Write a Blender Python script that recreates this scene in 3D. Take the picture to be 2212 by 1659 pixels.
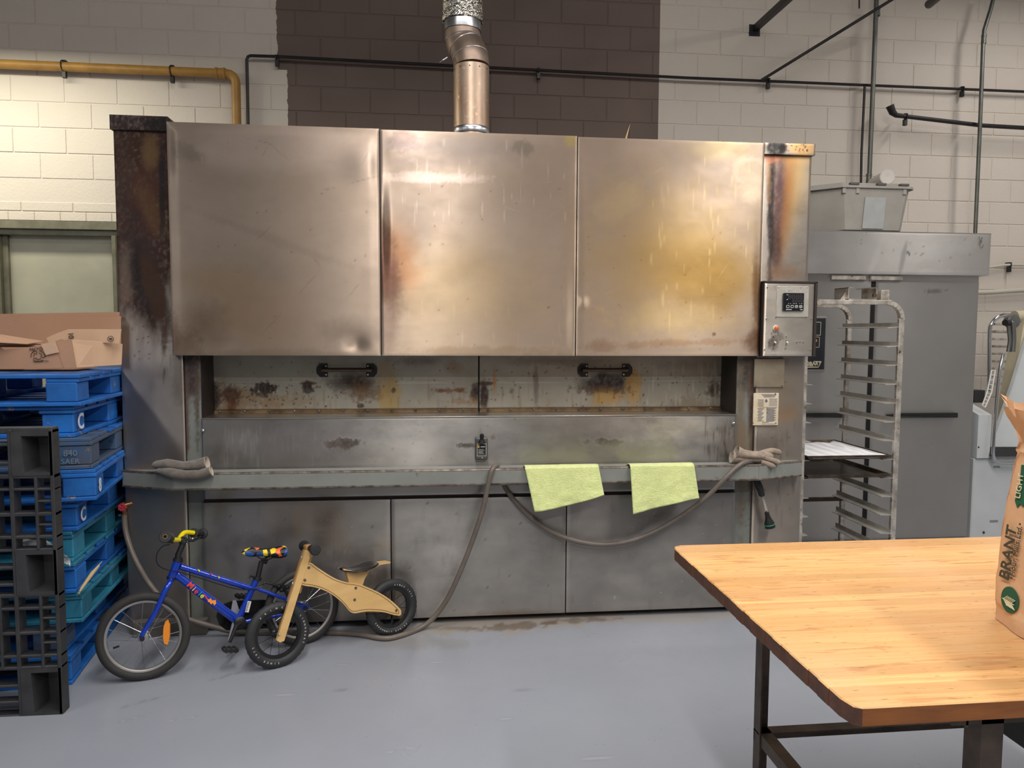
import bpy, bmesh, math, random
import numpy as np
from mathutils import Vector, Matrix
random.seed(7); rng = np.random.RandomState(11)
S = bpy.context.scene; COL = S.collection
for o in list(bpy.data.objects): bpy.data.objects.remove(o)

# ------------------------------------------------------------------ camera
F = 1600.0; EYE = Vector((0, 0, 1.62))
MR = Matrix(((0.994285342573281, -0.10665865969024484, 0.004537384380190502),
             (-0.00309133570969654, -0.07125066473178746, -0.9974536512634602),
             (0.10671036120013375, 0.9917395187690965, -0.07117320931486812)))   # rows: right, down, forward
cd = bpy.data.cameras.new('camera'); cam = bpy.data.objects.new('camera', cd); COL.objects.link(cam)
cd.sensor_fit = 'HORIZONTAL'; cd.sensor_width = 36; cd.lens = F / 2212 * 36; cd.clip_start = .05; cd.clip_end = 60
r_, d_, f_ = MR[0], MR[1], MR[2]
rot = Matrix(((r_[0], -d_[0], -f_[0]), (r_[1], -d_[1], -f_[1]), (r_[2], -d_[2], -f_[2])))
cam.matrix_world = Matrix.Translation(EYE) @ rot.to_4x4(); S.camera = cam

# ------------------------------------------------------------------ light and exposure
S.view_settings.view_transform = 'Standard'; S.view_settings.look = 'None'
S.view_settings.gamma = 1; S.view_settings.use_curve_mapping = False; S.view_settings.exposure = 0.0
W = bpy.data.worlds.new('room_air'); S.world = W; W.use_nodes = True
W.node_tree.nodes['Background'].inputs[0].default_value = (1.0, .975, .94, 1)
W.node_tree.nodes['Background'].inputs[1].default_value = .34
def lamp(name, loc, sx, sy, power, col, tgt=None):
    l = bpy.data.lights.new(name, 'AREA'); l.shape = 'RECTANGLE'; l.size = sx; l.size_y = sy
    l.energy = power; l.color = col; o = bpy.data.objects.new(name, l); COL.objects.link(o); o.location = loc
    if tgt: o.rotation_euler = (Vector(tgt) - Vector(loc)).to_track_quat('-Z', 'Y').to_euler()
    return o
lamp('ceiling_strip_centre', (-.15, 1.1, 3.95), .2, 3.4, 112, (1, .96, .92))
lamp('ceiling_strip_right', (2.6, 1.5, 3.95), .2, 3.4, 130, (1, .96, .92))
lamp('ceiling_strip_left', (-3.1, 1.0, 3.95), .22, 2.4, 42, (.95, .97, 1))
lamp('wall_strip_left', (-3.9, 5.55, 3.86), 2.6, .2, 74, (1, .97, .79))
lamp('wall_strip_right', (5.2, 4.2, 4.7), .2, 2.4, 60, (1, .97, .93))
lamp('wall_fill_high', (1.0, 3.0, 4.9), 5.0, .25, 40, (1, .97, .94), (1.0, 6.5, 3.6))
lamp('ceiling_strip_rear', (.6, -2.6, 4.6), 3.4, .25, 130, (1, .97, .95))

# ------------------------------------------------------------------ helpers
def ray(px, py): return MR.transposed() @ Vector((px - 1106, py - 829.5, F))
def at(px, py, Y=None, z=None, X=None):
    d = ray(px, py)
    t = Y / d.y if Y is not None else ((z - EYE.z) / d.z if z is not None else X / d.x)
    return EYE + d * t
def topx(P):                                   # world -> pixel (arrays)
    Q = (np.asarray(P, float) - np.array(EYE)) @ np.array(MR).T
    return Q[:, 0] / Q[:, 2] * F + 1106, Q[:, 1] / Q[:, 2] * F + 829.5
def s(r, g, b, a=1):
    f = lambda c: (c / 255 / 12.92) if c <= 10 else ((c / 255 + .055) / 1.055) ** 2.4
    return (f(r), f(g), f(b), a)
MATS = {}
def mat(name, col, rough=.5, metal=0, bump=0, bscale=40, var=0, vscale=6, vcol=None, stretch=(1, 1, 1), spec=.5,
        coat=0, rnd=0, trans=0, attr=False, aniso=0, bstretch=None, sheen=0, alpha=1, rvar=0, space='Generated', spots=None):
    if name in MATS: return MATS[name]
    m = bpy.data.materials.new(name); m.use_nodes = True; N = m.node_tree.nodes; L = m.node_tree.links
    b = N['Principled BSDF']; b.inputs['Base Color'].default_value = col; b.inputs['Roughness'].default_value = rough
    b.inputs['Metallic'].default_value = metal; b.inputs['Specular IOR Level'].default_value = spec
    b.inputs['Coat Weight'].default_value = coat; b.inputs['Transmission Weight'].default_value = trans
    b.inputs['Sheen Weight'].default_value = sheen; b.inputs['Alpha'].default_value = alpha
    if aniso:
        b.inputs['Anisotropic'].default_value = aniso; cx_ = N.new('ShaderNodeCombineXYZ'); cx_.inputs[2].default_value = 1; L.new(cx_.outputs[0], b.inputs['Tangent'])
    g = N.new('ShaderNodeNewGeometry'); pos = g.outputs['Position']
    def noise(scale, st=(1, 1, 1), det=4, rough_=.6):
        mp = N.new('ShaderNodeMapping'); mp.inputs['Scale'].default_value = st; L.new(pos, mp.inputs[0])
        n = N.new('ShaderNodeTexNoise'); n.inputs['Scale'].default_value = scale; n.inputs['Detail'].default_value = det
        n.inputs['Roughness'].default_value = rough_
        L.new(mp.outputs[0], n.inputs['Vector']); return n.outputs['Fac']
    def mix(fac, a, c, mode='MIX'):
        x = N.new('ShaderNodeMix'); x.data_type = 'RGBA'; x.blend_type = mode
        if isinstance(fac, (int, float)): x.inputs[0].default_value = fac
        else: L.new(fac, x.inputs[0])
        for i, v in ((6, a), (7, c)):
            if isinstance(v, tuple): x.inputs[i].default_value = v
            else: L.new(v, x.inputs[i])
        return x.outputs[2]
    def rng_(v, a, c, lo=0, hi=1):
        x = N.new('ShaderNodeMapRange'); L.new(v, x.inputs[0]); x.inputs[1].default_value = a; x.inputs[2].default_value = c
        x.inputs[3].default_value = lo; x.inputs[4].default_value = hi; return x.outputs[0]
    c = col
    if var or vcol:
        v2 = vcol or tuple(x * .55 for x in col[:3]) + (1,)
        c = mix(rng_(noise(vscale, stretch), .35, .7, 0, var or 1), col, v2)
    if spots:                                    # (colour, scale, threshold)
        for sc_col, sc, th in spots: c = mix(rng_(noise(sc, (1, 1, 1), 5, .7), th, th + .06), c, sc_col)
    if rnd:
        oi = N.new('ShaderNodeObjectInfo'); x = N.new('ShaderNodeHueSaturation')
        L.new(rng_(oi.outputs['Random'], 0, 1, 1 - rnd, 1 + rnd), x.inputs['Value'])
        if isinstance(c, tuple): x.inputs['Color'].default_value = c
        else: L.new(c, x.inputs['Color'])
        c = x.outputs[0]
    if attr:
        a = N.new('ShaderNodeAttribute'); a.attribute_name = 'stain'
        c = mix(a.outputs['Alpha'], c, a.outputs['Color'])
        a2 = N.new('ShaderNodeAttribute'); a2.attribute_name = 'soot'
        mm = N.new('ShaderNodeMath'); mm.operation = 'MULTIPLY_ADD'; L.new(a2.outputs['Fac'], mm.inputs[0])
        mm.inputs[1].default_value = -metal; mm.inputs[2].default_value = metal; L.new(mm.outputs[0], b.inputs['Metallic'])
        ad = N.new('ShaderNodeMath'); ad.operation = 'MULTIPLY_ADD'; L.new(noise(3.2, (1, 1, 1.8), 6, .7), ad.inputs[0]); ad.inputs[1].default_value = .38; L.new(rng_(a2.outputs['Fac'], 0, 1, rough - .19, .45), ad.inputs[2]); L.new(ad.outputs[0], b.inputs['Roughness'])
    if not isinstance(c, tuple): L.new(c, b.inputs['Base Color'])
    if rvar: L.new(rng_(noise(7, (1, 1, 1)), .3, .7, max(rough - rvar, .03), rough + rvar), b.inputs['Roughness']) if not attr else None
    if bump:
        bp = N.new('ShaderNodeBump'); bp.inputs['Strength'].default_value = 1; bp.inputs['Distance'].default_value = bump
        L.new(noise(bscale, bstretch or (1, 1, 1)), bp.inputs['Height']); L.new(bp.outputs[0], b.inputs['Normal'])
    MATS[name] = m; return m

class MB:                                        # collects shapes in world coordinates
    def __init__(self): self.v = []; self.f = []; self.mi = []; self.m = 0
    def add(self, vs, fs):
        n = len(self.v); self.v += [tuple(v) for v in vs]; self.f += [tuple(i + n for i in f) for f in fs]; self.mi += [self.m] * len(fs); return self
    def box(self, a, b, c=.0):                   # axis box between corners, chamfer c
        x0, x1 = sorted((a[0], b[0])); y0, y1 = sorted((a[1], b[1])); z0, z1 = sorted((a[2], b[2]))
        return self.obox(((x0 + x1) / 2, (y0 + y1) / 2, (z0 + z1) / 2), (x1 - x0, y1 - y0, z1 - z0), None, c)
    def obox(self, ctr, size, R=None, c=0):      # oriented box; R = 3 axes
        hx, hy, hz = [q / 2 for q in size]; c = min(c, hx * .9, hy * .9, hz * .9); vs = []; fs = []
        if c <= 0:
            vs = [(sx * hx, sy * hy, sz * hz) for sx in (-1, 1) for sy in (-1, 1) for sz in (-1, 1)]
            fs = [(0, 1, 3, 2), (4, 6, 7, 5), (0, 4, 5, 1), (2, 3, 7, 6), (0, 2, 6, 4), (1, 5, 7, 3)]
        else:
            idx = {}
            for sx in (-1, 1):
                for sy in (-1, 1):
                    for sz in (-1, 1):
                        for k in range(3):
                            p = [sx * (hx - c), sy * (hy - c), sz * (hz - c)]; p[k] = (sx * hx, sy * hy, sz * hz)[k]
                            idx[(sx, sy, sz, k)] = len(vs); vs.append(tuple(p))
            q = lambda *t: tuple(idx[i] for i in t)
            for t in (-1, 1):
                fs += [q((t, -1, -1, 0), (t, 1, -1, 0), (t, 1, 1, 0), (t, -1, 1, 0)), q((-1, t, -1, 1), (1, t, -1, 1), (1, t, 1, 1), (-1, t, 1, 1)),
                       q((-1, -1, t, 2), (1, -1, t, 2), (1, 1, t, 2), (-1, 1, t, 2))]
                for u in (-1, 1):
                    fs += [q((t, u, -1, 0), (t, u, 1, 0), (t, u, 1, 1), (t, u, -1, 1)), q((t, -1, u, 0), (t, 1, u, 0), (t, 1, u, 2), (t, -1, u, 2)),
                           q((-1, t, u, 1), (1, t, u, 1), (1, t, u, 2), (-1, t, u, 2))]
                    for w in (-1, 1): fs.append(q((t, u, w, 0), (t, u, w, 1), (t, u, w, 2)))
        C = Vector(ctr)
        if R: vs = [C + Vector(R[0]) * v[0] + Vector(R[1]) * v[1] + Vector(R[2]) * v[2] for v in vs]
        else: vs = [C + Vector(v) for v in vs]
        return self.add(vs, fs)
    def bar(self, p, q, w, h, up=(0, 0, 1), c=0):  # box along p-q
        p, q = Vector(p), Vector(q); x = (q - p).normalized(); u = Vector(up)
        y = u.cross(x)
        if y.length < 1e-4: y = Vector((1, 0, 0)).cross(x)
        y.normalize(); z = x.cross(y)
        return self.obox((p + q) / 2, ((q - p).length, w, h), (x, y, z), c)
    def tube(self, pts, r, n=10, cap=True, sq=1.0, upv=None):
        pts = [Vector(p) for p in pts]; rs = r if isinstance(r, (list, tuple)) else [r] * len(pts); vs = []; fs = []; prev = None
        for i, p in enumerate(pts):
            t = (pts[min(i + 1, len(pts) - 1)] - pts[max(i - 1, 0)]).normalized()
            if prev is None:
                a = Vector(upv) if upv else (Vector((0, 0, 1)) if abs(t.z) < .9 else Vector((0, 1, 0)))
                prev = (a - t * a.dot(t)).normalized()
            else: prev = (prev - t * prev.dot(t)).normalized()
            bn = t.cross(prev)
            for k in range(n):
                a = 2 * math.pi * k / n; vs.append(p + prev * math.cos(a) * rs[i] * sq + bn * math.sin(a) * rs[i])
        for i in range(len(pts) - 1):
            for k in range(n): fs.append((i * n + k, i * n + (k + 1) % n, (i + 1) * n + (k + 1) % n, (i + 1) * n + k))
        if cap: fs += [tuple(range(n))[::-1], tuple(range((len(pts) - 1) * n, len(pts) * n))]
        return self.add(vs, fs)
    def disc(self, c, nrm, r, th, n=24): c = Vector(c); nv = Vector(nrm).normalized(); return self.tube([c - nv * th / 2, c + nv * th / 2], r, n)
    def torus(self, c, nrm, R, r, n=48, m=12, flat=1.0, tread=0):
        nv = Vector(nrm).normalized(); a = Vector((0, 0, 1)); a = (a - nv * a.dot(nv)).normalized(); b = nv.cross(a); c = Vector(c); vs = []; fs = []
        for i in range(n):
            t = 2 * math.pi * i / n; e = a * math.cos(t) + b * math.sin(t)
            for k in range(m):
                u = 2 * math.pi * k / m; rr = r * (1 - (tread if (i % 2 and math.cos(u) > .35) else 0))
                vs.append(c + e * (R + rr * math.cos(u)) + nv * rr * flat * math.sin(u))
        for i in range(n):
            for k in range(m): fs.append((i * m + k, ((i + 1) % n) * m + k, ((i + 1) % n) * m + (k + 1) % m, i * m + (k + 1) % m))
        return self.add(vs, fs)
    def lathe(self, c, ax, prof, n=24):           # prof: (radius, height)
        ax = Vector(ax).normalized(); a = Vector((1, 0, 0)) if abs(ax.x) < .9 else Vector((0, 1, 0)); a = (a - ax * a.dot(ax)).normalized(); b = ax.cross(a)
        c = Vector(c); vs = []; fs = []
        for r, h in prof:
            for k in range(n):
                t = 2 * math.pi * k / n; vs.append(c + ax * h + (a * math.cos(t) + b * math.sin(t)) * max(r, 1e-4))
        for i in range(len(prof) - 1):
            for k in range(n): fs.append((i * n + k, i * n + (k + 1) % n, (i + 1) * n + (k + 1) % n, (i + 1) * n + k))
        return self.add(vs, fs)
    def prism(self, poly, off):                   # poly: 3D points, extruded by vector off
        n = len(poly); off = Vector(off); vs = [Vector(p) for p in poly] + [Vector(p) + off for p in poly]
        fs = [tuple(range(n))[::-1], tuple(range(n, 2 * n))] + [(i, (i + 1) % n, n + (i + 1) % n, n + i) for i in range(n)]
        return self.add(vs, fs)
    def grid(self, P):                            # P: rows x cols of points
        R_, C_ = len(P), len(P[0]); vs = [p for row in P for p in row]
        return self.add(vs, [(i * C_ + j, i * C_ + j + 1, (i + 1) * C_ + j + 1, (i + 1) * C_ + j) for i in range(R_ - 1) for j in range(C_ - 1)])
    def sphere(self, c, r, n=14, sc=(1, 1, 1)):
        vs = []; fs = []; m = n // 2
        for i in range(m + 1):
            p = math.pi * i / m
            for k in range(n): t = 2 * math.pi * k / n; vs.append(Vector(c) + Vector((math.sin(p) * math.cos(t) * r * sc[0], math.sin(p) * math.sin(t) * r * sc[1], math.cos(p) * r * sc[2])))
        for i in range(m):
            for k in range(n): fs.append((i * n + k, (i + 1) * n + k, (i + 1) * n + (k + 1) % n, i * n + (k + 1) % n))
        return self.add(vs, fs)
    def out(self, name, m, parent=None, smooth=False, label=None, loc=None, kind=None, fix=True):
        me = bpy.data.meshes.new(name); base = Vector((0, 0, 0))
        if parent: base = ROOT[parent.name]
        elif loc: base = Vector(loc)
        me.from_pydata([tuple(Vector(v) - base) for v in self.v], [], self.f)
        ms = m if isinstance(m, (list, tuple)) else [m]
        for x in ms: me.materials.append(x)
        if len(ms) > 1: me.polygons.foreach_set('material_index', self.mi)
        bm = bmesh.new(); bm.from_mesh(me)
        if fix: bmesh.ops.recalc_face_normals(bm, faces=bm.faces)
        bm.to_mesh(me); bm.free()
        if smooth:
            me.polygons.foreach_set('use_smooth', [True] * len(me.polygons))
            me.set_sharp_from_angle(angle=math.radians(38))
        o = bpy.data.objects.new(name, me); COL.objects.link(o)
        if parent: o.parent = parent
        else: o.location = base
        ROOT[o.name] = base
        if label: o['label'] = label
        if kind: o['kind'] = kind
        return o
ROOT = {}
def thing(name, label, cat, loc, group=None):
    o = bpy.data.objects.new(name, None); COL.objects.link(o); o.location = loc; o.empty_display_size = .1
    o['label'] = label; o['category'] = cat; ROOT[o.name] = Vector(loc)
    if group: o['group'] = group
    return o
def tag(o, label, cat, group=None):
    o['label'] = label; o['category'] = cat
    if group: o['group'] = group
    return o
def clone(o, parent=None):
    c = o.copy(); COL.objects.link(c); c.parent = parent; ROOT[c.name] = ROOT[o.name]
    for ch in [x for x in o.children]: clone(ch, c)
    return c
def solid(o, t, off=0):
    m = o.modifiers.new('thick', 'SOLIDIFY'); m.thickness = t; m.offset = off; return o
def subd(o, n=1):
    m = o.modifiers.new('smooth', 'SUBSURF'); m.levels = m.render_levels = n; return o
def text(name, body, org, right, up, size, m, parent, ext=.0006, align='LEFT', shear=0, spacing=1, bold=0):
    cu = bpy.data.curves.new(name, 'FONT'); cu.body = body; cu.size = size; cu.extrude = ext; cu.align_x = align; cu.shear = shear
    cu.space_character = spacing; cu.offset = bold; cu.resolution_u = 3
    t = bpy.data.objects.new('tmp', cu); COL.objects.link(t); bpy.context.view_layer.update()
    me = bpy.data.meshes.new_from_object(t.evaluated_get(bpy.context.evaluated_depsgraph_get())); bpy.data.objects.remove(t)
    R = Vector(right).normalized(); U = Vector(up).normalized(); U = (U - R * U.dot(R)).normalized(); Nn = R.cross(U)
    base = ROOT[parent.name]; T = Matrix.Translation(Vector(org) - base) @ Matrix((R, U, Nn)).transposed().to_4x4()
    me.transform(T); me.materials.clear(); me.materials.append(m); o = bpy.data.objects.new(name, me); COL.objects.link(o); o.parent = parent; ROOT[o.name] = base
    return o
def spline(pts, n=8):
    pts = [Vector(p) for p in pts]; P = [pts[0] * 2 - pts[1]] + pts + [pts[-1] * 2 - pts[-2]]; out = []
    for i in range(1, len(P) - 2):
        for k in range(n):
            t = k / n; a, b, c, d = P[i - 1], P[i], P[i + 1], P[i + 2]
            out.append(.5 * (2 * b + (c - a) * t + (2 * a - 5 * b + 4 * c - d) * t * t + (3 * b - a - 3 * c + d) * t ** 3))
    return out + [pts[-1]]
# numpy value noise for worn sheet metal
LAT = rng.rand(256, 256)
def vnoise(x, y):
    xi = np.floor(x).astype(int); yi = np.floor(y).astype(int); fx = x - xi; fy = y - yi; fx = fx * fx * (3 - 2 * fx); fy = fy * fy * (3 - 2 * fy)
    g = lambda a, b: LAT[a % 256, b % 256]
    return (g(xi, yi) * (1 - fx) + g(xi + 1, yi) * fx) * (1 - fy) + (g(xi, yi + 1) * (1 - fx) + g(xi + 1, yi + 1) * fx) * fy
def fbm(x, y, o=4):
    v = 0; a = .5; t = 0
    for i in range(o): v = v + a * vnoise(x * 2 ** i + 13 * i, y * 2 ** i + 7 * i); t += a; a *= .55
    return v / t
def sstep(a, b, x): t = np.clip((x - a) / (b - a), 0, 1); return t * t * (3 - 2 * t)
def stain(o, blobs, planeY=None):
    """lay heat tint (metal keeps its shine), soot/rust (dull) and a painted reflection over a sheet: blob = (px,py,rx,ry,rot_deg,colour,strength,soft,noise,soot[,nsx,nsy])"""
    me = o.data; n = len(me.vertices); co = np.empty(n * 3); me.vertices.foreach_get('co', co); co = co.reshape(n, 3) + np.array(ROOT[o.name])
    u, v = topx(co); rgb = np.zeros((n, 3)); al = np.zeros(n); so = np.zeros(n)
    for bl in blobs:
        px, py, rx, ry, rt, c, st, soft, nz, sv = bl[:10]; nsx, nsy = bl[10:12] if len(bl) > 10 else (.03, .03)
        a = math.radians(rt); dx = u - px; dy = v - py; ex = (dx * math.cos(a) + dy * math.sin(a)) / rx; ey = (-dx * math.sin(a) + dy * math.cos(a)) / ry
        fine = fbm(u * .22 + px, v * .16 + py, 3) - .5; d = np.sqrt(ex ** 2 + ey ** 2) + nz * (fbm(u * nsx + px * .1, v * nsy + py * .1) - .5) * 2 + (fine * 1.3 * nz if min(rx, ry) < 60 else fine * .25 * nz)
        m = (1 - sstep(1 - soft, 1 + soft * .3, d)) * st * np.clip(1 + fine * (.7 if sv > .25 else .3), 0, 1.15); m = np.clip(m, 0, 1); cc = np.array(c[:3])
        rgb = rgb * (1 - m)[:, None] + cc * m[:, None]; al = al * (1 - m) + m; so = so * (1 - m) + m * sv
    q = rgb / np.maximum(al, 1e-4)[:, None]
    A = me.color_attributes.new('stain', 'FLOAT_COLOR', 'POINT'); A.data.foreach_set('color', np.column_stack([q, al]).astype(np.float32).ravel())
    B = me.attributes.new('soot', 'FLOAT', 'POINT'); B.data.foreach_set('value', so.astype(np.float32)); return o
def sheet(name, x0, x1, z0, z1, y, m, parent, step=.012, thick=.03, bulge=None, label=None, blobs=None, roll=.004):
    """front face of a folded sheet metal panel: dense grid plus folded edges"""
    nx = max(2, int((x1 - x0) / step)); nz = max(2, int((z1 - z0) / step)); X, Z = np.meshgrid(np.linspace(x0, x1, nx), np.linspace(z0, z1, nz))
    Yv = np.full_like(X, y)
    if bulge is not None: Yv = Yv + bulge(X, Z)
    ed = np.minimum(np.minimum(X - x0, x1 - X), np.minimum(Z - z0, z1 - Z)); Yv = Yv + np.where(ed < roll * .5, roll * .5, 0)
    b = MB(); b.grid([[(X[i, j], Yv[i, j], Z[i, j]) for j in range(nx)] for i in range(nz)])
    for side in ([(0, j) for j in range(nx)], [(i, nx - 1) for i in range(nz)], [(nz - 1, j) for j in range(nx - 1, -1, -1)], [(i, 0) for i in range(nz - 1, -1, -1)]):
        b.grid([[(X[i, j], Yv[i, j], Z[i, j]) for i, j in side], [(X[i, j], y + thick, Z[i, j]) for i, j in side]])
    o = b.out(name, m, parent, smooth=True, label=label, fix=False)
    bm = bmesh.new(); bm.from_mesh(o.data); bmesh.ops.remove_doubles(bm, verts=bm.verts, dist=1e-5); bmesh.ops.recalc_face_normals(bm, faces=bm.faces); bm.to_mesh(o.data); bm.free()
    o.data.polygons.foreach_set('use_smooth', [True] * len(o.data.polygons)); o.data.set_sharp_from_angle(angle=math.radians(30))
    stain(o, blobs or [(-999, -999, 1, 1, 0, (0, 0, 0), 0, .5, 0, 0)]); return o

# ------------------------------------------------------------------ materials
STEEL = dict(metal=.92, aniso=.88, bump=.00025, bscale=6, bstretch=(1, 1, 60), attr=True)
steel_up = mat('steel_warm', s(180, 162, 146), .54, var=.6, vscale=2.2, vcol=s(158, 141, 125), **STEEL)
steel_low = mat('steel_low', s(164, 160, 155), .33, var=.6, vscale=2.5, vcol=s(138, 134, 128), **STEEL)
steel_col = mat('steel_column', s(180, 169, 158), .45, var=.5, vscale=3, vcol=s(150, 142, 133), **STEEL)
steel_far = mat('steel_far', s(184, 179, 173), .36, var=.4, vscale=1.5, vcol=s(158, 155, 153), **STEEL)
steel_trim = mat('steel_trim', s(190, 185, 178), .35, 1, bump=.0002, bscale=30)
alu = mat('worn_aluminium', s(226, 219, 208), .45, .75, bump=.0004, bscale=80, var=.8, vscale=14, vcol=s(120, 104, 90), spots=[(s(70, 52, 42), 22, .62)])
zinc = mat('zinc_screw', s(200, 196, 190), .3, 1)
dark = mat('soot_dark', s(38, 34, 34), .6, .3, bump=.0006, bscale=60, var=.6, vscale=8, vcol=s(60, 46, 38))
green_paint = mat('grey_green_paint', s(134, 136, 130), .42, 0, bump=.0003, bscale=120, var=.35, vscale=5, vcol=s(96, 96, 90), spots=[(s(64, 44, 34), 13, .67)])
post_paint = mat('post_paint', s(122, 126, 120), .5, 0, bump=.0004, bscale=100, attr=True, var=.4, vscale=9, vcol=s(92, 90, 84))
rust_lip = mat('worn_brown_lip', s(74, 62, 55), .4, .5, bump=.0008, bscale=70, var=.8, vscale=25, vcol=s(150, 140, 130))
black_pl = mat('black_plastic', s(26, 26, 27), .42, bump=.0002, bscale=150)
black_rub = mat('black_rubber', s(30, 30, 31), .62, bump=.0004, bscale=200, var=.3, vscale=30, vcol=s(48, 46, 45))
chrome = mat('chrome', s(210, 210, 212), .16, 1)
white_txt = mat('white_print', s(225, 222, 214), .6)
black_txt = mat('black_print', s(38, 32, 30), .7)

# ------------------------------------------------------------------ floor, wall, ceiling
floor_m = mat('grey_floor_paint', s(146, 150, 159), .34, 0, bump=.0006, bscale=9, var=.55, vscale=1.3, vcol=s(136, 140, 149), spec=.45, rvar=.08, attr=False)
N = floor_m.node_tree.nodes; L = floor_m.node_tree.links; bs = N['Principled BSDF']; src = bs.inputs['Base Color'].links[0].from_socket
at_ = N.new('ShaderNodeAttribute'); at_.attribute_name = 'stain'; mx = N.new('ShaderNodeMix'); mx.data_type = 'RGBA'
L.new(at_.outputs['Alpha'], mx.inputs[0]); L.new(src, mx.inputs[6]); L.new(at_.outputs['Color'], mx.inputs[7]); L.new(mx.outputs[2], bs.inputs['Base Color'])
b = MB(); xs = np.arange(-1.9, 2.6, .02); ys = np.arange(.9, 4.31, .02)
b.grid([[(x, y, 0) for x in xs] for y in ys])
x0, x1, y0, y1 = xs[0], xs[-1], ys[0], ys[-1]
for q in (((-5.5, -4), (x0, 6.6)), ((x1, -4), (7.5, 6.6)), ((x0, -4), (x1, y0)), ((x0, y1), (x1, 6.6))):
    (a0, c0), (a1, c1) = q; b.grid([[(a0, c0, 0), (a1, c0, 0)], [(a0, c1, 0), (a1, c1, 0)]])
fl = b.out('floor', floor_m, kind='structure', fix=False)
bare = s(150, 140, 126); brn = s(96, 80, 64)
FB = [(1080, 1345, 330, 26, -4, bare, .75, .5, .5, 0, .02, .05), (1500, 1332, 200, 12, -3, bare, .5, .5, .5, 0, .02, .05), (900, 1390, 160, 14, 0, s(128, 124, 120), .5, .6, .6, 0),
      (1120, 1352, 95, 8, -3, brn, .7, .4, .9, 0, .05, .15), (1250, 1340, 90, 6, -3, brn, .6, .4, .9, 0, .05, .15), (1000, 1358, 60, 5, 0, brn, .5, .4, .9, 0, .05, .15)]
for _ in range(16):
    FB.append((random.uniform(150, 1500), random.uniform(1420, 1650), random.uniform(15, 60), 1.3, random.uniform(-18, 5), random.choice([s(186, 186, 192), s(112, 114, 120), s(178, 180, 186)]), .45, .4, .5, 0))
stain(fl, FB)
# cushion of the room: block wall
WY = 6.5
cream = s(212, 201, 189)
wall_m = mat('block_paint', cream, .75, bump=.0025, bscale=55, var=.25, vscale=3, vcol=s(198, 187, 174))
N = wall_m.node_tree.nodes; L = wall_m.node_tree.links; bs = N['Principled BSDF']; src = bs.inputs['Base Color'].links[0].from_socket
g = N.new('ShaderNodeNewGeometry'); sp = N.new('ShaderNodeSeparateXYZ'); L.new(g.outputs['Position'], sp.inputs[0])
nz = N.new('ShaderNodeTexNoise'); nz.inputs['Scale'].default_value = 16; L.new(g.outputs['Position'], nz.inputs['Vector'])
def nm(op, a, b_=None):
    n = N.new('ShaderNodeMath'); n.operation = op
    for i, v in enumerate((a, b_)):
        if v is None: continue
        if isinstance(v, (int, float)): n.inputs[i].default_value = v
        else: L.new(v, n.inputs[i])
    return n.outputs[0]
jx = nm('ADD', sp.outputs[0], nm('MULTIPLY', nm('SUBTRACT', nz.outputs[0], .5), .05))
stepn = nm('GREATER_THAN', sp.outputs[2], 3.78)              # the brush line jumps at the conduit
lft = nm('SUBTRACT', -1.195, nm('MULTIPLY', stepn, .075))
dk = nm('MULTIPLY', nm('GREATER_THAN', jx, lft), nm('LESS_THAN', sp.outputs[0], 1.985))
mx = N.new('ShaderNodeMix'); mx.data_type = 'RGBA'; L.new(dk, mx.inputs[0]); L.new(src, mx.inputs[6])
m2 = N.new('ShaderNodeMix'); m2.data_type = 'RGBA'; n3 = N.new('ShaderNodeTexNoise'); n3.inputs['Scale'].default_value = 1.3; L.new(g.outputs['Position'], n3.inputs['Vector']); L.new(n3.outputs[0], m2.inputs[0])
m2.inputs[6].default_value = s(92, 78, 71); m2.inputs[7].default_value = s(122, 104, 95); L.new(m2.outputs[2], mx.inputs[7]); L.new(mx.outputs[2], bs.inputs['Base Color'])
b = MB(); b.box((-5.5, WY + .005, 0), (7.5, WY + .2, 5.0)); wall = b.out('wall_back', wall_m, kind='structure')
BW, BH = .4064, .2032; bm_mesh = None; rest = MB(); nblk = 0
DOORX0, DOORX1, DOORZ = -3.62, -2.52, 2.495
def seen(x, z):
    u, v = topx([(x, WY, z)]); u, v = u[0], v[0]
    if not (-20 < u < 2232 and -20 < v < 1300): return False
    if u < 250: return v < 470
    if u < 1745: return v < 262 + (u - 250) * .035
    if u < 2105: return v < 500
    return v < 1000
rows = []
for r in range(-19, 7):
    z = 3.652 + r * BH; xo = -2.75 + (r % 2) * BW / 2
    for k in range(-8, 27):
        x = xo + k * BW
        if x < -5.4 or x + BW > 7.4: continue
        if z < DOORZ + .17 and x < DOORX1 and x + BW > DOORX0: continue
        vis = any(seen(x + BW * i, z + BH * j) for i in (.05, .5, .95) for j in (.05, .95))
        if vis and nblk < 300:
            if bm_mesh is None:
                q = MB(); q.obox((0, 0, 0), (BW - .009, .03, BH - .009), None, .003); o = q.out('concrete_block', wall_m); bm_mesh = o.data; bpy.data.objects.remove(o)
            o = bpy.data.objects.new('concrete_block', bm_mesh); COL.objects.link(o); o.parent = wall; o.location = (x + BW / 2, WY + .015 + random.uniform(-.001, .001), z + BH / 2); nblk += 1
        else: rest.obox((x + BW / 2, WY + .015, z + BH / 2), (BW - .009, .03, BH - .009), None, .003)
rest.out('concrete_block_field', wall_m, wall, kind='stuff'); print('blocks', nblk)
for r, (z, w) in enumerate(((DOORZ + .082, .4), (DOORZ + .003, .2))):   # split courses over the door
    x = DOORX0 - .1 - (.1 if r else 0)
    while x < DOORX1 + .1:
        q = MB(); q.obox((x + w / 2, WY + .014, z + .039), (w - .008, .03, .072), None, .003); q.out('split_block', wall_m, wall); x += w
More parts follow.
